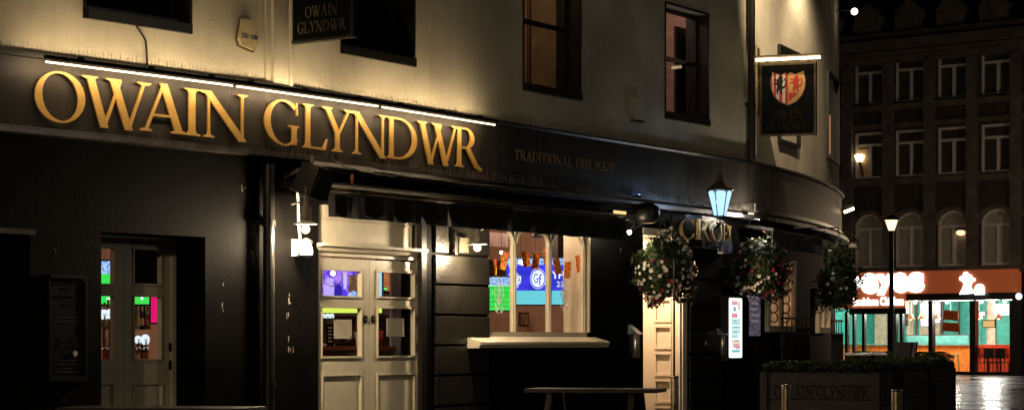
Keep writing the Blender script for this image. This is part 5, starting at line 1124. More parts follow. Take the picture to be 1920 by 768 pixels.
f = MB(); f.box(B, B.s(918, -2.5), B.s(952, -2.5), -2.56, -2.5, B.z(935, 519, -2.5), B.z(935, 488, -2.5)); solo('dark_shelf_unit', f, M_INTDARK, 'dark shelf unit above the green pitch screen', 'shelf', B.P(B.s(918, -2.5), -2.5, 2.1))
f = MB(); f.box(B, B.s(1073, -.45), B.s(1088, -.45), -.455, -.42, B.z(1080, 623, -.45), B.z(1080, 603, -.45)); tl = thing('sill_card', 'small dark green card standing in the corner of the bay window', 'card', B.P(B.s(1073, -.45), -.44, 1.35)); link('card', f, mat('dark_green_card', (.02, .05, .02), .6), tl); f = MB(); f.box(B, B.s(1076, -.45), B.s(1085, -.45), -.4195, -.418, B.z(1080, 615, -.45), B.z(1080, 612, -.45)); link('print', f, M_PAPER, tl)

# ================================================================== hanging baskets
def hanging_basket(px, py, n, rx, rz, nleaf, nfl, pred, seed, lb, fr=B):
    rnd = random.Random(seed); s = fr.s(px, n); c = Vector(fr.P(s, n, fr.z(px, py, n)))
    t0 = thing('hanging_basket', lb, 'hanging basket', tuple(c-Vector((0, 0, rz))), 'flower baskets on the pub front')
    f = MB()
    def pt(k=1.0):
        a = rnd.uniform(0, 2*pi); v = rnd.uniform(-1, 1); rr = sqrt(max(0, 1-v*v)); d = Vector((rr*cos(a), rr*sin(a), v))
        lump = .94+.5*noise.noise(d*1.9+Vector((seed, 0, 0)))
        droop = -.16*rr*rr*(1-v)
        return c+Vector((d.x*rx*lump*k, d.y*rx*lump*k, d.z*rz*lump*k+droop*rz)), d
    for i in range(nleaf):
        p, d = pt(rnd.uniform(.55, 1.02)); l = rnd.uniform(.025, .05); a = Vector((rnd.uniform(-1, 1), rnd.uniform(-1, 1), rnd.uniform(-1, 1))).normalized(); b_ = a.cross(d+Vector((.01, 0, 0))).normalized()
        f.add([p-a*l, p+b_*l*.45, p+a*l, p-b_*l*.45], [(0, 1, 2, 3)])
    for k in range(20):                                   # trailing stems
        p, d = pt(.9); q = p+Vector((d.x*.05, d.y*.05, -rnd.uniform(.06, .22)))
        for j in range(12):
            u_ = j/11; w_ = p.lerp(q, u_); l = .022; a = Vector((rnd.uniform(-1, 1), rnd.uniform(-1, 1), rnd.uniform(-1, 1))).normalized(); b_ = a.cross(Vector((0, 0, 1))).normalized(); f.add([w_-a*l, w_+b_*l*.5, w_+a*l, w_-b_*l*.5], [(0, 1, 2, 3)])
    link('foliage', f, M_LEAF, t0)
    fw, fd = MB(), MB(); heads = []
    for i in range(nfl):
        for _ in range(12):
            p, d = pt(1.04)
            if d.z > .45 and rnd.random() < .7: continue
            if all((p-h).length > .045 for h in heads): break
        heads.append(p)
        red = rnd.random() < pred*(1.6 if noise.noise(p*3+Vector((seed, 1, 2))) > 0 else .45)
        mb = fd if red else fw; r = rnd.uniform(.020, .034); z_ = (d+Vector((0, -.35, .1))).normalized(); x_ = z_.cross(Vector((0, 0, 1))).normalized(); y_ = z_.cross(x_)
        k = 10; rim = []
        for j in range(k): a = 2*pi*j/k; q = r*(1+.13*cos(5*a)); rim.append(p+x_*cos(a)*q+y_*sin(a)*q+z_*rnd.uniform(.004, .012))
        mb.add([p-z_*.008]+rim, [(0, 1+j, 1+(j+1) % k) for j in range(k)], True)
    link('white_petals', fw, M_FWHITE, t0); link('crimson_petals', fd, M_FRED, t0)
    f = MB(); f.lathe(tuple(c-Vector((0, 0, rz*.55))), [(.03, 0), (rx*.3, .04), (rx*.45, .13), (rx*.5, .2)], 16); link('basket_bowl', f, mat('basket_coir', (.05, .035, .02), .9), t0)
    f = MB(); top = c+Vector((0, 0, rz+.22))
    for k in range(3): a = 2*pi*k/3; f.tube([c+Vector((rx*.5*cos(a), rx*.5*sin(a), 0)), top], .004, 4)
    link('chains', f, M_DMETAL, t0)
    f = MB(); w_ = Vector(fr.P(s, NG, 0)); f.tube([top, top+Vector((0, 0, .04)), Vector((w_.x, w_.y, top.z+.05))], .012, 6); f.tube([Vector((w_.x, w_.y, top.z-.2)), top.lerp(Vector((w_.x, w_.y, top.z)), .3)], .01, 6); link('bracket', f, M_DMETAL, t0)
hanging_basket(1241, 500, .42, .44, .45, 7000, 185, .24, 3, 'leafy flower basket of mostly white petunias over the bright panelled doorway')
hanging_basket(1423, 503, .35, .45, .46, 7000, 180, .52, 11, 'leafy flower basket of crimson and white petunias over the glowing menu screen')
frc = arcframe(1566); hanging_basket(1572, 520, .55, .36, .50, 4200, 34, .25, 23, 'tall dark flower basket at the outer end of the rounded corner', frc)

# ================================================================== street furniture in front
def bollard(px, D, h, r, lb, first=None):
    x_, y_ = ray(px, D)
    if first is not None: return dup(first, (x_, y_, 0), lb)
    t0 = thing('steel_bollard', lb, 'bollard', (x_, y_, 0), 'steel bollards along the pub terrace')
    f = MB(); f.lathe((x_, y_, 0), [(r, 0), (r, h-.03), (r*.97, h-.022)], 24); link('post', f, mat('bollard_steel', (.36, .30, .20), .38, .85, var=.2, vscale=25, bump=.001, bscale=90), t0)
    f = MB(); f.lathe((x_, y_, h-.022), [(r*.9, 0), (r*1.03, .004), (r*1.03, .018), (r*.9, .024), (.001, .028)], 24); link('cap', f, M_STEEL, t0)
    f = MB(); f.lathe((x_, y_, 0), [(r*1.7, .001), (r*1.7, .012), (r*1.02, .016)], 24); link('base_ring', f, M_DMETAL, t0)
    return t0
b1 = bollard(1475, 21.0, .885, .048, 'steel bollard in front of the lettered planter')
bollard(1265, 26.5, .885, .048, 'steel bollard in front of the bright panelled doorway', b1)
b3 = bollard(1682, 19.2, .885, .048, 'steel bollard in front of the gap between planters', b1)
bx_, by_ = ray(1264, 28.6); t0 = thing('thin_post', 'thin dark post standing in front of the bright doorway under the first basket', 'post', (bx_, by_, 0))
f = MB(); f.tube([(bx_, by_, 0), (bx_, by_, 2.35)], .014, 10); link('pole', f, M_DMETAL, t0); f = MB(); f.lathe((bx_, by_, 0), [(.12, 0), (.12, .02), (.03, .04)], 16); link('foot', f, M_DMETAL, t0)

# tall street lamp assumed up the street, out of frame; it rakes the fronts from the left
sx, sy, _ = A.P(-16, 6, 0); t0 = thing('street_lamp', 'assumed tall street lamp up the street, unseen beyond the left edge of the pub front', 'street lamp', (sx, sy, 0))
f = MB(); f.lathe((sx, sy, 0), [(.11, 0), (.11, .9), (.07, 1.0), (.05, 5.3)], 14); link('post', f, M_BLACK, t0)
f = MB(); f.lathe((sx, sy, 5.3), [(.06, 0), (.25, .08), (.20, .18), (.05, .24)], 16); link('lantern_cap', f, M_BLACK, t0)
light('POINT', 'added_street_bulb', (sx, sy, 5.12), 1700, (1, .76, .50), .12, t0)

lx, ly = 12.0, 21.5; t0 = thing('street_lamp', 'unseen street lamp added past the right edge to light the planters', 'street lamp', (lx, ly, 0))  # out of view, added to light the planter faces from the right
f = MB(); f.lathe((lx, ly, 0), [(.11, 0), (.11, .9), (.07, 1.0), (.05, 5.2)], 14); link('post', f, M_BLACK, t0)
f = MB(); f.lathe((lx, ly, 5.2), [(.06, 0), (.25, .08), (.20, .18), (.05, .24)], 16); link('lantern_cap', f, M_BLACK, t0)
light('POINT', 'added_street_bulb', (lx, ly, 5.02), 340, (1, .88, .72), .12, t0)

# picnic tables
def picnic(cx, cy, ang, L_, lb, zt=.76):
    fr = Fr((cx, cy), (cos(R(ang)), sin(R(ang)))); t0 = thing('picnic_table', lb, 'picnic table', (cx, cy, 0), 'wooden picnic tables on the terrace')
    f = MB()
    for k in range(5): a = -.36+.145*k; bevelblock2(f, fr, -L_/2, L_/2, a, a+.135, zt-.042, zt)
    link('tabletop', f, M_WOOD, t0)
    for sg in (-1, 1):
        f = MB()
        for k in range(2): a = sg*.72-.12+.125*k; bevelblock2(f, fr, -L_/2, L_/2, a, a+.115, .42, .46)
        link('bench', f, M_WOOD, t0)
    for e in (-1, 1):
        for sg in (-1, 1):
            f = MB(); s = e*(L_/2-.28); a0, a1 = sg*.70, sg*.28
            f.hexa([fr.P(s-.025, a0-.05, 0), fr.P(s+.025, a0-.05, 0), fr.P(s+.025, a0+.05, 0), fr.P(s-.025, a0+.05, 0), fr.P(s-.025, a1-.05, zt-.045), fr.P(s+.025, a1-.05, zt-.045), fr.P(s+.025, a1+.05, zt-.045), fr.P(s-.025, a1+.05, zt-.045)]); link('leg', f, M_WOOD, t0)
        f = MB(); s = e*(L_/2-.28)+.03*e; f.box(fr, s-.02, s+.02, -.82, .82, .34, .415); link('cross_beam', f, M_WOOD, t0)
def bevelblock2(mb, fr, s0, s1, n0, n1, z0, z1): mb.box(fr, s0, s1, n0, n1, z0, z1)
x_, y_ = ray(1117, 25.4); picnic(x_, y_, -14, 1.5, 'dark wet wooden picnic table below the bay window')
x_, y_ = ray(305, 18.6); picnic(x_, y_, -6, 1.6, 'dark wet wooden picnic table in front of the recessed left door', .75)

# planters with clipped hedges
def planter(p0, p1, depth, zp, zh, lb, text=None, seed=1):
    fr = Fr(p0, (p1[0]-p0[0], p1[1]-p0[1])); L_ = math.dist(p0, p1); t0 = thing('hedge_planter', lb, 'planter', (p0[0], p0[1], 0), 'timber hedge planters round the terrace')
    rnd = random.Random(seed)
    f = MB(); k = 6; hgt = (zp-.05)/k
    for j in range(k): f.box(fr, .0, L_, -.03, 0, .05+j*hgt+.006, .05+(j+1)*hgt-.006); f.box(fr, .0, L_, -depth, -depth+.03, .05+j*hgt+.006, .05+(j+1)*hgt-.006)
    for j in range(k): f.box(fr, .0, .03, -depth+.031, -.031, .05+j*hgt+.006, .05+(j+1)*hgt-.006); f.box(fr, L_-.03, L_, -depth+.031, -.031, .05+j*hgt+.006, .05+(j+1)*hgt-.006)
    f.box(fr, .03, L_-.03, -depth+.03, -.03, .05, zp-.08)
    link('timber_planks', f, M_PLANK, t0)
    for s in (.005, L_-.085): f = MB(); f.box(fr, s, s+.08, .001, .03, 0, zp); link('corner_post', f, mat('planter_post', (.028, .022, .018), .6), t0)
    # hedge: leaf clumps over a rounded ridge
    f = MB(); hw = depth/2
    f.add([fr.P(.04, -.05, zp-.06), fr.P(L_-.04, -.05, zp-.06), fr.P(L_-.10, -.10, zh-.05), fr.P(.10, -.10, zh-.05), fr.P(.04, -depth+.05, zp-.06), fr.P(L_-.04, -depth+.05, zp-.06), fr.P(L_-.10, -depth+.10, zh-.05), fr.P(.10, -depth+.10, zh-.05)], [(0, 1, 2, 3), (4, 7, 6, 5), (3, 2, 6, 7), (0, 3, 7, 4), (1, 5, 6, 2)])
    cnt = int(5200*(L_*depth+L_*.3))
    for i in range(min(cnt*2, 12000)):
        s = rnd.uniform(.0, L_); q = rnd.random()
        if q < .5: n_, z_ = rnd.uniform(-depth, 0), zh
        elif q < .85: v = rnd.random(); n_, z_ = -.02-.08*v, zp-.03+(zh-zp)*v
        else: v = rnd.random(); n_, z_ = rnd.uniform(-depth, 0), zp-.03+(zh-zp)*v; s = rnd.choice((.02+.07*v, L_-.02-.07*v))
        if z_ == zh: e = min(s, L_-s, -n_, depth+n_); z_ -= max(0, .07-e)*.9
        z_ += .02*noise.noise(Vector((s*5, n_*5, seed)))+rnd.uniform(-.015, .012)
        p = Vector(fr.P(s, n_, z_)); l = rnd.uniform(.009, .018); a = Vector((rnd.uniform(-1, 1), rnd.uniform(-1, 1), rnd.uniform(-.4, 1))).normalized(); b_ = a.cross(Vector((rnd.uniform(-1, 1), rnd.uniform(-1, 1), .3))).normalized()
        f.add([p-a*l, p+b_*l*.5, p+a*l, p-b_*l*.5], [(0, 1, 2, 3)])
    link('hedge', f, M_HEDGE, t0)
    if text:
        f = MB(); zt = .05+4*hgt; roman(f, fr, 'OWAIN', L_*.12, L_*.44, zt+.02, hgt*.8, .001, .006); roman(f, fr, 'GLYNDWR', L_*.47, L_*.90, zt+.02, hgt*.8, .001, .006); link('lettering', f, mat('routed_lettering', (.008, .006, .005), .8), t0)
    return t0
pa0, pa1 = ray(1425, 25.0), ray(1651, 24.5)
planter(pa0, pa1, .62, .95, 1.06, 'long timber hedge planter with the pub name routed into its planks', True, 1)
pb0 = ray(1689, 25.1); pb1 = ray(1742, 27.0); planter(pb0, pb1, .75, .95, 1.06, 'timber hedge planter turning the terrace corner', None, 2)
pc0 = ray(1749, 27.3); pc1 = ray(1788, 28.9); planter(pc0, pc1, .75, .95, 1.07, 'timber hedge planter farthest from the pub door', None, 3)
pd0 = ray(1585, 38.5); pd1 = ray(1745, 36.5); planter(pd0, pd1, .5, .95, 1.10, 'low dark hedge planter at the back of the terrace', None, 4)

# tall terrace tables and chairs behind the hedge
for px, D, lb in ((1606, 33.5, 'pale wet topped terrace table behind the lettered planter, beside the corner wall'), (1636, 34.2, 'pale wet topped terrace table behind the lettered planter, beside the dark chairs')):
    x_, y_ = ray(px, D); t0 = thing('terrace_table', lb, 'table', (x_, y_, 0), 'tall terrace tables'); zt = 1.115
    f = MB(); fr = Fr((x_, y_), (1, -.1)); f.box(fr, -.19, .19, -.35, .35, zt-.03, zt); link('tabletop', f, mat('wet_white_top', (.65, .65, .68), .12), t0)
    f = MB(); f.tube([(x_, y_, .02), (x_, y_, zt-.03)], .03, 10); f.lathe((x_, y_, 0), [(.25, 0), (.25, .02), (.04, .04)], 16); link('pedestal', f, M_DMETAL, t0)
for i, (px, D) in enumerate(((1659, 32.5), (1672, 33.2))):
    x_, y_ = ray(px, D); fr = Fr((x_, y_), (cos(R(-70+20*i)), sin(R(-70+20*i)))); t0 = thing('terrace_chair', ('dark tilted-back' if i else 'dark upright')+' chair back rising behind the planters beside the pale tables', 'chair', (x_, y_, 0), 'terrace chairs')
    f = MB(); f.hexa([fr.P(-.20, -.22, .72), fr.P(.20, -.22, .72), fr.P(.20, -.25, .72), fr.P(-.20, -.25, .72), fr.P(-.20, -.33, 1.28), fr.P(.20, -.33, 1.28), fr.P(.20, -.36, 1.28), fr.P(-.20, -.36, 1.28)]); link('backrest', f, M_BLACK, t0)
    f = MB(); f.box(fr, -.21, .21, -.22, .22, .70, .74); link('seat', f, M_BLACK, t0)
    for a in (-.18, .18):
        for b_ in (-.18, .18): f = MB(); f.tube([fr.P(a, b_, 0), fr.P(a, b_, .7)], .015, 6); link('leg', f, M_DMETAL, t0)

# street lamp in the square
x_, y_ = ray(1671.5, 58); zl = zat(433, 58); t0 = thing('street_lamp', 'slim street lamp with glowing lantern in front of the orange shopfront', 'street lamp', (x_, y_, 0))
f = MB(); f.lathe((x_, y_, 0), [(.12, 0), (.12, .5), (.07, .6), (.055, zl)], 14); f.lathe((x_, y_, zl), [(.02, -.05), (.10, 0), (.06, .01)], 12); link('post', f, M_BLACK, t0)
f = MB(); f.lathe((x_, y_, zl+.02), [(.075, 0), (.165, .26)], 8, False); link('lantern_glass', f, emi('street_lantern_glow', (1, .72, .38), 2.4), t0)
f = MB(); f.lathe((x_, y_, zl+.285), [(.24, 0), (.25, .015), (.12, .08), (.03, .13), (.01, .18)], 12); link('lantern_cap', f, M_BLACK, t0)

# two unseen street lamps added to brighten the far building, one behind the pub's corner and one past the right edge
for px, D, e, lb in ((1500, 74, 550, 'unseen street lamp added behind the pub corner to light the far building'), (2190, 73, 800, 'unseen street lamp added past the right edge of the orange shopfront to light the far building')):
    x_, y_ = ray(px, D); t0 = thing('street_lamp', lb, 'street lamp', (x_, y_, 0)); f = MB(); f.lathe((x_, y_, 0), [(.12, 0), (.12, .5), (.07, .6), (.055, 4.3)], 14); link('post', f, M_BLACK, t0)
    f = MB(); f.lathe((x_, y_, 4.75), [(.24, 0), (.25, .015), (.12, .08), (.01, .18)], 12); link('lantern_cap', f, M_BLACK, t0); light('POINT', 'added_street_bulb', (x_, y_, 4.55), e, (1, .72, .46), .16, t0)

# ================================================================== far building with the orange shop
S = Fr(ray(1915, 84.0), (.766, -.643))
far = thing('far_building', 'dark four storey stone and brick building across the square with arched windows', 'building', (*S.o, 0))
wl = S.s(1480)
def sr(px0, px1, yt, yb, n=0): mid = (px0+px1)/2; return [S.s(px0, n), S.s(px1, n), S.z(mid, yb, n), S.z(mid, yt, n)]
cols_ = [(1601.5, 1657), (1677.5, 1735), (1757, 1815), (1838.5, 1900)]
rows = []
for i, (a, b_) in enumerate(cols_):
    yy = [(116, 197), (108, 191), (99, 184), (90, 177)][i], [(250, 335), (243, 331), (237, 327), (231, 322)][i], [(402, 500), (398, 500), (393, 499), (390, 498)][i]
    rows.append([sr(a, b_, *y2) for y2 in yy])
# average heads and cills so storeys are level
lev = []
for r_ in range(3):
    z0 = sum(rows[c][r_][2] for c in range(4))/4; z1 = sum(rows[c][r_][3] for c in range(4))/4; lev.append((z0, z1))
    for c in range(4): rows[c][r_][2] = z0; rows[c][r_][3] = z1
# more bays to the left, hidden from here behind the pub's corner
step = rows[1][0][0]-rows[0][0][0]
allh = [h for c in rows for h in c]+[[h[0]-step*k, h[1]-step*k, h[2], h[3]] for k in (1, 2) for h in rows[0]]
sR_ = S.s(1922); sL_ = sR_-step*7.3
zshop = S.z(1750, 505, 0)
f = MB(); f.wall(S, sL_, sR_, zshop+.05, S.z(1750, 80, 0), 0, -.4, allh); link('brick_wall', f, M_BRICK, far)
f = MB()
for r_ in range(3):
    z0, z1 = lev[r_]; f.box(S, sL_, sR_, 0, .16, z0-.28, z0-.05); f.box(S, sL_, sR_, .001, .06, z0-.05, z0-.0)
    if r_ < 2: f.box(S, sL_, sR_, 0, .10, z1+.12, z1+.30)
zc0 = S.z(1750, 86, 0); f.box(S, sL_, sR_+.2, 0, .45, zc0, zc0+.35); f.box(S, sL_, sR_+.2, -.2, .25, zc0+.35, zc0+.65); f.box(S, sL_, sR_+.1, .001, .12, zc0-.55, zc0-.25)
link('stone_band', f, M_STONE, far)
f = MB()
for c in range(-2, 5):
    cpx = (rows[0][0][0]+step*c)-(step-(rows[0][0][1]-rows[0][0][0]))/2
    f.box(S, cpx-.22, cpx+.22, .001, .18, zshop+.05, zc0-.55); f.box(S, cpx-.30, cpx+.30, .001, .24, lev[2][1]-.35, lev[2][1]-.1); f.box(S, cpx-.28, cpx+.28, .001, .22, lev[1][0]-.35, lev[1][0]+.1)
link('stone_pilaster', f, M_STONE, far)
f = MB(); f.add([S.P(sL_, -.2, zc0+.6), S.P(sR_, -.2, zc0+.6), S.P(sR_, -3, zc0+3.4), S.P(sL_, -3, zc0+3.4)], [(0, 1, 2, 3)]); f.box(S, sL_, sR_, -12, -.41, 3.3, zc0+.6); link('roof', f, mat('slate_roof', (.03, .03, .035), .6), far)
f = MB()
for c in range(-2, 4):
    cs_ = rows[0][0][0]+step*(c+.35); zz = zc0+.66; f.prism(S, [(cs_-.6, zz), (cs_+.6, zz), (cs_+.6, zz+.7), (cs_+.35, zz+1.0), (cs_, zz+1.25), (cs_-.35, zz+1.0), (cs_-.6, zz+.7)], -.3, .1)
link('dormer_gable', f, M_STONE, far)
for c, col in enumerate(rows):
    for r_, h in enumerate(col):
        s0, s1, z0, z1 = h; w = .09; n0, n1 = -.2, -.1; tz = z1-(z1-z0)*(.27 if r_ < 2 else .28); mid = (s0+s1)/2
        f = MB(); f.box(S, s0, s0+w, n0, n1, z0, z1); f.box(S, s1-w, s1, n0, n1, z0, z1); f.box(S, s0+w, s1-w, n0, n1, z0, z0+w); f.box(S, s0+w, s1-w, n0, n1, tz-.05, tz+.05); f.box(S, mid-.06, mid+.06, n0, n1-.002, z0+w, tz-.05)
        if r_ < 2: f.box(S, s0+w, s1-w, n0, n1, z1-w, z1)
        o = link('far_window', f, M_FRAMEG, far)
        if r_ == 2:
            f = MB(); arc = [(mid+(s1-s0)/2*cos(pi*j/14), tz+.05+(z1-tz-.05)*sin(pi*j/14)) for j in range(15)]; inn = [(mid+((s1-s0)/2-.09)*cos(pi*j/14), tz+.05+(z1-tz-.14)*sin(pi*j/14)) for j in range(15)]
            f.strip(S, arc, inn, n0, n1+.001); link('arch_frame', f, M_FRAMEG, o)
            f = MB()
            for sg in (0, 1):
                q = [(s0, z1), (s0, tz+.05)]+[(mid-(s1-s0)/2*cos(pi*j/14), tz+.05+(z1-tz-.05)*sin(pi*j/14)) for j in range(1, 8)]
                if sg: q = [(s0+s1-p[0], p[1]) for p in q]
                f.prism(S, q, -.19, .01)
            arc2 = [(mid+((s1-s0)/2+.16)*cos(pi*j/14), tz+.05+(z1-tz+.1)*sin(pi*j/14)) for j in range(15)]; f.strip(S, arc2, arc, .011, .07)
            link('arch_stone', f, M_STONE, o)
        f = MB(); f.box(S, s0+w*.5, s1-w*.5, -.18, -.17, z0+w*.5, z1-w*.5)
        link('pane', f, mat('far_pane', (.05, .045, .04), .08, var=.2, spec=.9) if r_ < 2 else mat('far_pane_blind', (.30, .29, .26), .18, var=.1, spec=.7), o)
# street lamp reflections imitated by glowing shapes in a second-row and an arched window
h = rows[0][1]; f = MB(); f.box(S, h[0]+.10, h[0]+.62, -.165, -.158, h[2]+.1, h[2]+(h[3]-h[2])*.66); link('lit_sash', f, mat('lit_room_wall', (.4, .3, .18), .7), far)
q = S.P(S.s(1611, -.05), -.08, S.z(1611, 297, -.05)); t0 = thing('lamp_reflection', 'glowing shape standing for a lamp reflection in the first middle window of the far building', 'lantern', q)
f = MB(); f.lathe(q, [(.12, -.12), (.22, .12), (.10, .17)], 8, False); link('lantern_glass', f, emi('win_reflection_glow', (1, .72, .38), 5), t0); f = MB(); f.tube([(q[0], q[1], q[2]-.12), (q[0]+.1, q[1], q[2]-.5), (q[0]+.15, q[1], q[2]-1.0)], .05, 6); link('bracket', f, M_BLACK, t0)
q = S.P(S.s(1801, -.05), -.06, S.z(1801, 436, -.05)); t0 = thing('lamp_reflection', 'glowing round shape standing for a lamp reflection in the third arched window of the far building', 'lantern', q)
f = MB(); f.ball(q, .17, 14, 8, .6); link('lantern_glass', f, emi('win_reflection_glow2', (1, .60, .30), 2.2), t0); f = MB(); f.lathe((q[0], q[1], q[2]+.09), [(.26, 0), (.05, .1)], 10); link('shade', f, M_DMETAL, t0)

# shopfront
zF1 = S.z(1750, 507, .3); zF0 = S.z(1750, 549.5, .3); zF00 = S.z(1650, 577, .3); zG = .12
shop = thing('shopfront', 'orange fronted fried chicken restaurant with glowing white name and emblem', 'shopfront', S.P(S.s(1750), .3, 0))
eO = mat('shop_orange_lit', (.50, .14, .05), .5, var=.04, emit=((1, .20, .06), .13))
f = MB(); f.box(S, sL_+.5, sR_-.15, .0, .30, zF0, zF1); f.box(S, sL_+.5, S.s(1697, .3), .0, .30, zF00, zF0-.001); link('fascia_panel', f, eO, shop)
eS = emi('shop_sign_white', (1, 1, .96), 4)
f = MB()
for c, a, b_, y0, y1 in (('p', 1522, 1552, 556, 513), ('o', 1553, 1583, 550, 513), ('p', 1583, 1612, 556, 513), ('e', 1613, 1646, 550, 511), ('y', 1643, 1676, 553, 513), ('e', 1672, 1702, 549, 511), ('s', 1703, 1732, 549, 511)):
    sans(f, S, c, S.s(a, .36), S.s(b_, .36), S.z(1650, y0, .36), S.z(1650, y1, .36)-S.z(1650, y0, .36), .31, .06, .055); link('name_letters', f, eS, shop)
f = MB(); sans(f, S, 'Louisiana Chicken', S.s(1598, .36), S.s(1693, .36), S.z(1650, 572, .36), S.z(1650, 556, .36)-S.z(1650, 572, .36), .31, .04, .02); link('strapline_letters', f, eS, shop)
f = MB(); X = lambda px: S.s(px, .36); Y = lambda py: S.z(1820, py, .36)
for px, py, rx, ry in ((1804, 521, 6, 4.5), (1810, 514, 5, 5), (1817, 519, 5, 5), (1812, 525, 9, 6), (1824, 524, 4, 3.5), (1836, 541, 9, 9)): f.disc(S, X(px), Y(py), (X(px+rx)-X(px)), .31, .35+.001*(px % 5), 18, Y(py-ry)-Y(py))
f.prism(S, [(X(1808), Y(527)), (X(1823), Y(525)), (X(1819), Y(538)), (X(1829), Y(549)), (X(1798), Y(551)), (X(1804), Y(540))], .31, .345); f.box(S, X(1827), X(1845), .31, .3515, Y(552), Y(546)); link('emblem', f, eS, shop)
f = MB(); 
f.box(S, S.s(1697, .3)+.01, sR_-.15, .0, .22, S.z(1790, 562, .2), zF0-.002); f.box(S, S.s(1590, .3), S.s(1697, .3), .0, .22, S.z(1650, 588, .2), zF00-.002)
for a, b_ in ((1740.5, 1748), (1818, 1828.5), (1893, 1915), (1664, 1679)): f.box(S, S.s(a, .2), S.s(b_, .2), -.05, .2, 0, S.z((a+b_)/2, 563, .2))
for a, b_ in ((1598, 1602), (1584, 1589), (1616, 1621), (1687, 1692)): f.box(S, S.s(a, .1), S.s(b_, .1), -.05, .1, 0, S.z((a+b_)/2, 585, .2))
f.box(S, S.s(1690, .2), S.s(1895, .2), -.05, .18, 0, .13); link('shopfront_frame', f, M_BLACK, shop)
f = MB(); f.box(S, S.s(1690, .0), S.s(1895, 0), -.02, -.01, .13, S.z(1790, 562, .1)); f.box(S, S.s(1560, .0), S.s(1664, 0), -.02, -.01, .13, S.z(1630, 588, .1)); link('shop_glass', f, M_GLASS, shop)
dp = 5.5
f = MB(); P = S.P; s0, s1 = S.s(1500), S.s(1897); zcg = 2.95
f.add([P(s0, -dp, 0), P(s1, -dp, 0), P(s1, -dp, zcg), P(s0, -dp, zcg)], [(0, 1, 2, 3)]); f.add([P(s0, -dp, 0), P(s0, -.03, 0), P(s0, -.03, zcg), P(s0, -dp, zcg)], [(0, 1, 2, 3)]); link('back_wall', f, mat('shop_teal', (.05, .42, .36), .6), shop)
f = MB(); f.add([P(s1, -dp, 0), P(s1, -.03, 0), P(s1, -.03, zcg), P(s1, -dp, zcg)], [(3, 2, 1, 0)]); link('side_wall', f, mat('shop_red', (.65, .07, .03), .6), shop)
f = MB(); f.add([P(s0, -.03, zcg), P(s1, -.03, zcg), P(s1, -dp, zcg), P(s0, -dp, zcg)], [(3, 2, 1, 0)]); link('ceiling', f, mat('shop_ceiling', (.7, .68, .65), .7), shop)
f = MB(); f.add([P(s0, -.03, .02), P(s1, -.03, .02), P(s1, -dp, .02), P(s0, -dp, .02)], [(0, 1, 2, 3)]); link('floor', f, mat('shop_floor_tile', (.50, .30, .16), .3), shop)
f = MB()
for a, b_, y0 in ((1700, 1712, 560), (1724, 1741, 560), (1752, 1762, 560), (1850, 1866, 560), (1612, 1622, 590), (1640, 1662, 590)):
    f.box(S, S.s(a, -dp+.1), S.s(b_, -dp+.1), -dp+.02, -dp+.1, .02, zcg-.01)
link('pale_wall_strip', f, mat('shop_cream', (.75, .62, .48), .6), shop)
M_SO = mat('counter_orange', (.80, .28, .05), .5)
t0 = thing('shop_counter', 'long orange order counter inside the bright restaurant', 'counter', S.P(S.s(1740, -2.5), -2.6, .02))
f = MB(); f.box(S, S.s(1560, -2.2), S.s(1818, -2.2), -2.8, -2.2, .02, 1.12); link('front_panel', f, M_SO, t0); f = MB(); f.box(S, S.s(1560, -2.2)-.05, S.s(1818, -2.2)+.05, -2.85, -2.15, 1.121, 1.17); link('counter_top', f, mat('counter_teal', (.15, .42, .38), .3), t0)
def panel_light(px0, px1, yt, yb, n, m, lb, nm='menu_board', cat='menu board', grp='lit menu boards in the restaurant'):
    r_ = sr(px0, px1, yt, yb, n); t0 = thing(nm, lb, cat, S.P(r_[0], n, r_[2]), grp); f = MB(); f.box(S, r_[0], r_[1], n-.06, n-.005, r_[2], r_[3]); link('case', f, M_BLACK, t0)
    f = MB(); f.box(S, r_[0]+.03, r_[1]-.03, n-.004, n, r_[2]+.03, r_[3]-.03); link('face', f, m, t0); return r_
eMB = emi('menu_board_glow', (.95, .95, 1), 2.0, (.75, .55, .75), 3)
panel_light(1725, 1742, 566, 612, -3.5, eMB, 'lit menu board left of the first window mullion in the restaurant'); panel_light(1750, 1764, 566, 606, -3.5, eMB, 'lit menu board right of the first window mullion in the restaurant')
panel_light(1862, 1893, 569, 592, -2.0, emi('window_neon', (.85, .95, 1), 3.0), 'bright white lit sign high in the right-hand restaurant window')
panel_light(1835, 1848, 583, 592, -2.5, emi('window_neon2', (.6, 1, .9), 2.0), 'small pale green lit sign in the right-hand restaurant window')
r_ = panel_light(1842, 1866, 599, 614, -1.2, emi('amber_sign_glow', (1, .62, .25), .8), 'amber lit sign hanging in the right-hand restaurant window')
for (x0, x1, y0, y1, lb, tx) in ((1768, 1797, 580, 601, 'upper orange price poster in the restaurant window', 'WINGS'), (1766, 1800, 603, 622, 'lower orange price poster in the restaurant window', 'DEALS')):
    r_ = sr(x0, x1, y0, y1, -.04); t0 = thing('window_poster', lb, 'poster', S.P(r_[0], -.04, r_[2]), 'orange window posters'); f = MB(); dz = (r_[3]-r_[2])*.12
    f.prism(S, [(r_[0], r_[2]+dz), (r_[1], r_[2]), (r_[1]-.02, r_[3]-dz), (r_[0]+.03, r_[3])], -.05, -.04); link('sheet', f, mat('poster_orange', (.75, .16, .03), .6), t0)
    f = MB()
    for j in range(3): zz = r_[2]+(r_[3]-r_[2])*(.25+.2*j); f.box(S, r_[0]+.08, r_[1]-.1-.06*j, -.0395, -.037, zz, zz+.03)
    link('print', f, mat('poster_darkprint', (.4, .06, .02), .6), t0)
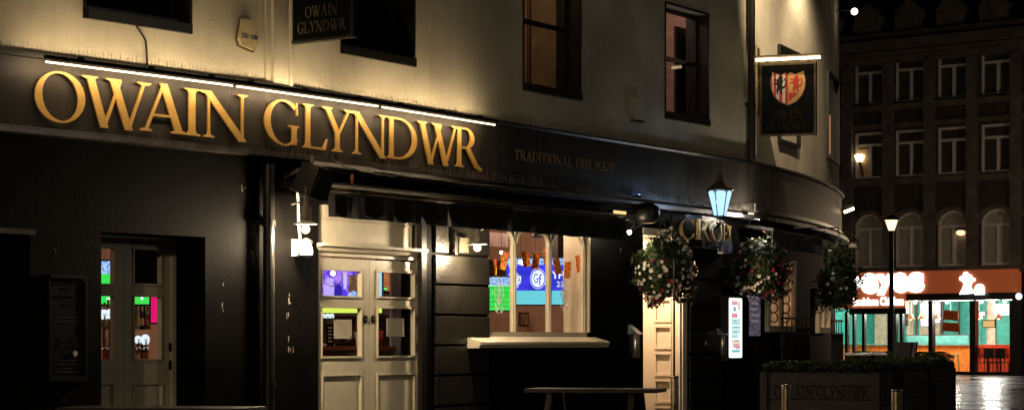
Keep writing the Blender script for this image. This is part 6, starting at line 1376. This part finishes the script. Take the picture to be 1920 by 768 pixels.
for i, px in enumerate((1700, 1716, 1735, 1758, 1776, 1840, 1862, 1884)):
    c = S.P(S.s(px, -2), -2.0, zcg-.12); f = MB(); f.ball(c, .09, 10, 8); t0 = thing('ceiling_spot', nth[i] + ' from the left of the round ceiling lights in the restaurant' if i < 6 else ('seventh' if i == 6 else 'eighth')+' from the left of the round ceiling lights in the restaurant', 'ceiling light', c, 'round ceiling lights in the restaurant')
    link('globe', f, emi('ceiling_spot_glow', (1, .95, .85), 2.0), t0); f = MB(); f.lathe((c[0], c[1], c[2]+.08), [(.06, 0), (.06, .04)], 10); link('mount', f, M_WPLAST, t0)
for s_, e in ((S.s(1640, -2), 170), (S.s(1720, -2), 300), (S.s(1790, -2), 260), (S.s(1865, -2), 330)): light('POINT', 'shop_room_light', S.P(s_, -1.8, 2.6), e, (1, .93, .80), .25)
light('AREA', 'sign_glow', S.P(S.s(1680, .7), .8, (zF0+zF1)/2), 22, (1, .92, .85), 1.0, None, aim(S.P(0, 0, 2), S.P(0, 5, 2)))
f = MB(); f.box(S, S.s(1824, -1.9), S.s(1893, -1.9), -2.0, -1.9, .02, 1.15); link('banquette', f, mat('banquette_red', (.70, .10, .04), .5), shop)
for k in range(4):
    f = MB(); f.box(S, S.s(1700+50*k, -2), S.s(1738+50*k, -2), -3.6, -3.3, zcg-.06, zcg-.02); link('strip_ceiling_light', f, emi('shop_strip', (1, .97, .9), 3), shop)
for i, px in enumerate((1708, 1728, 1757, 1782, 1836, 1872)):
    c = S.P(S.s(px, -1.4), -1.4, 2.15); t0 = thing('shop_pendant', nth[i]+' from the left of the conical pendant lamps in the restaurant', 'pendant lamp', c, 'conical pendants in the restaurant')
    f = MB(); f.lathe(c, [(.16, 0), (.06, .16), (.02, .2)], 12); link('shade', f, mat('pendant_orange', (.6, .2, .04), .4), t0); f = MB(); f.tube([(c[0], c[1], c[2]+.2), (c[0], c[1], zcg)], .012, 5); link('cord', f, M_BLACK, t0); f = MB(); f.ball((c[0], c[1], c[2]+.02), .06, 10, 6); link('bulb', f, emi('pendant_glow', (1, .8, .5), 4), t0)
f = MB()
for a, b_, y0, y1 in ((1697, 1702, 588, 610), (1765, 1769, 560, 640), (1796, 1799, 560, 640), (1830, 1834, 560, 640), (1716, 1719, 560, 640)): f.box(S, S.s(a, -4.9), S.s(b_, -4.9), -4.95, -4.9, S.z(a, y1, -4.9), S.z(a, y0, -4.9))
f.box(S, S.s(1700, -3), S.s(1816, -3), -3.06, -3.0, 1.50, 1.54); link('dark_wall_strip', f, mat('shop_dark_trim', (.06, .05, .05), .5), shop)
f = MB(); f.box(S, S.s(1700, -2.9), S.s(1816, -2.9), -2.92, -2.9, 1.18, 1.50); link('counter_screen', f, mat('smoky_teal_glass', (.10, .28, .26), .15), shop)
# red chairs and orange stools
M_RC = mat('chair_red', (.75, .14, .05), .45); M_GC = mat('stool_green', (.05, .30, .14), .5)
def chair(px, n, m, lb, h=1.0, grp='red chairs in the restaurant'):
    s = S.s(px, n); t0 = thing('cafe_chair', lb, 'chair', S.P(s, n, .02), grp)
    f = MB(); f.box(S, s-.2, s+.2, n-.2, n+.2, .45, .50); link('seat', f, m, t0)
    f = MB(); f.box(S, s-.2, s+.2, n+.16, n+.2, .62, h); f.box(S, s-.2, s-.16, n+.16, n+.2, .5, .62); f.box(S, s+.16, s+.2, n+.16, n+.2, .5, .62); link('backrest', f, m, t0)
    for a in (-.18, .18):
        for b_ in (-.18, .18): f = MB(); f.tube([S.P(s+a, n+b_, .02), S.P(s+a, n+b_, .45)], .02, 5); link('leg', f, m, t0)
for i, (px, n_, m) in enumerate(((1834, -.8, M_RC), (1846, -1.3, M_RC), (1858, -.6, mat('chair_black', (.02, .02, .02), .5)), (1868, -1.2, M_RC), (1880, -.7, mat('chair_black', (.02, .02, .02), .5)), (1887, -1.4, M_RC))):
    chair(px, n_, m, nth[i]+' dining chair from the left in the right-hand restaurant window, '+('black' if m.name == 'chair_black' else 'red'), 1.02, 'dining chairs in the restaurant')
for i, px in enumerate((1752, 1763, 1775, 1792)):
    s = S.s(px, -1.2); m = M_GC if i in (1, 3) else M_RC; t0 = thing('bar_stool', nth[i]+' bar stool from the left at the orange counter, '+('green' if m is M_GC else 'red'), 'bar stool', S.P(s, -1.2, .02), 'stools at the orange counter')
    f = MB(); f.lathe(S.P(s, -1.2, .74), [(.15, 0), (.17, .03), (.001, .05)], 12); link('seat', f, m, t0)
    for k in range(4): a = pi/4+k*pi/2; c = S.P(s, -1.2, 0); f = MB(); f.tube([(c[0]+.2*cos(a), c[1]+.2*sin(a), .02), (c[0]+.12*cos(a), c[1]+.12*sin(a), .74)], .015, 5); link('leg', f, m, t0)
for i, px in enumerate((1852, 1876)):
    s = S.s(px, -1.0); t0 = thing('dining_table', ('left' if i == 0 else 'right')+' small dark dining table among the red chairs in the restaurant', 'table', S.P(s, -1.0, .02), 'dining tables in the restaurant'); f = MB(); f.box(S, s-.32, s+.32, -1.3, -.7, .72, .76); link('tabletop', f, M_BLACK, t0); f = MB(); f.tube([S.P(s, -1, .02), S.P(s, -1, .72)], .04, 8); link('pedestal', f, M_BLACK, t0)
# neighbour beyond, plain and dark
nbx = thing('neighbour_building', 'plain unlit dark building right of the orange shopfront', 'building', S.P(sR_+.05, 0, 0))
f = MB(); f.box(S, sR_+.05, sR_+9, -8, -.1, 0, 9); link('wall', f, M_BLACK, nbx); f = MB(); f.box(S, sR_+.05, sR_+9, -8, .1, 9.001, 9.3); link('parapet', f, M_BLACK, nbx)
for k in range(3): f = MB(); f.box(S, sR_+1.2+2.6*k, sR_+2.5+2.6*k, -.1, -.08, 4.5, 6.6); link('window', f, M_DGLASS, nbx)
q = S.P(S.s(1908, .5), .4, S.z(1908, 555, .4)); t0 = thing('dome_light', 'small blue-white dome light at the right end of the orange shopfront', 'light', q); f = MB(); f.ball(q, .13, 12, 8); link('globe', f, emi('dome_glow', (.75, .85, 1), 1.6), t0); f = MB(); f.tube([(q[0], q[1], q[2]+.1), S.P(S.s(1908, .5), 0, q[2]+.15)], .03, 6); link('arm', f, M_DMETAL, t0)
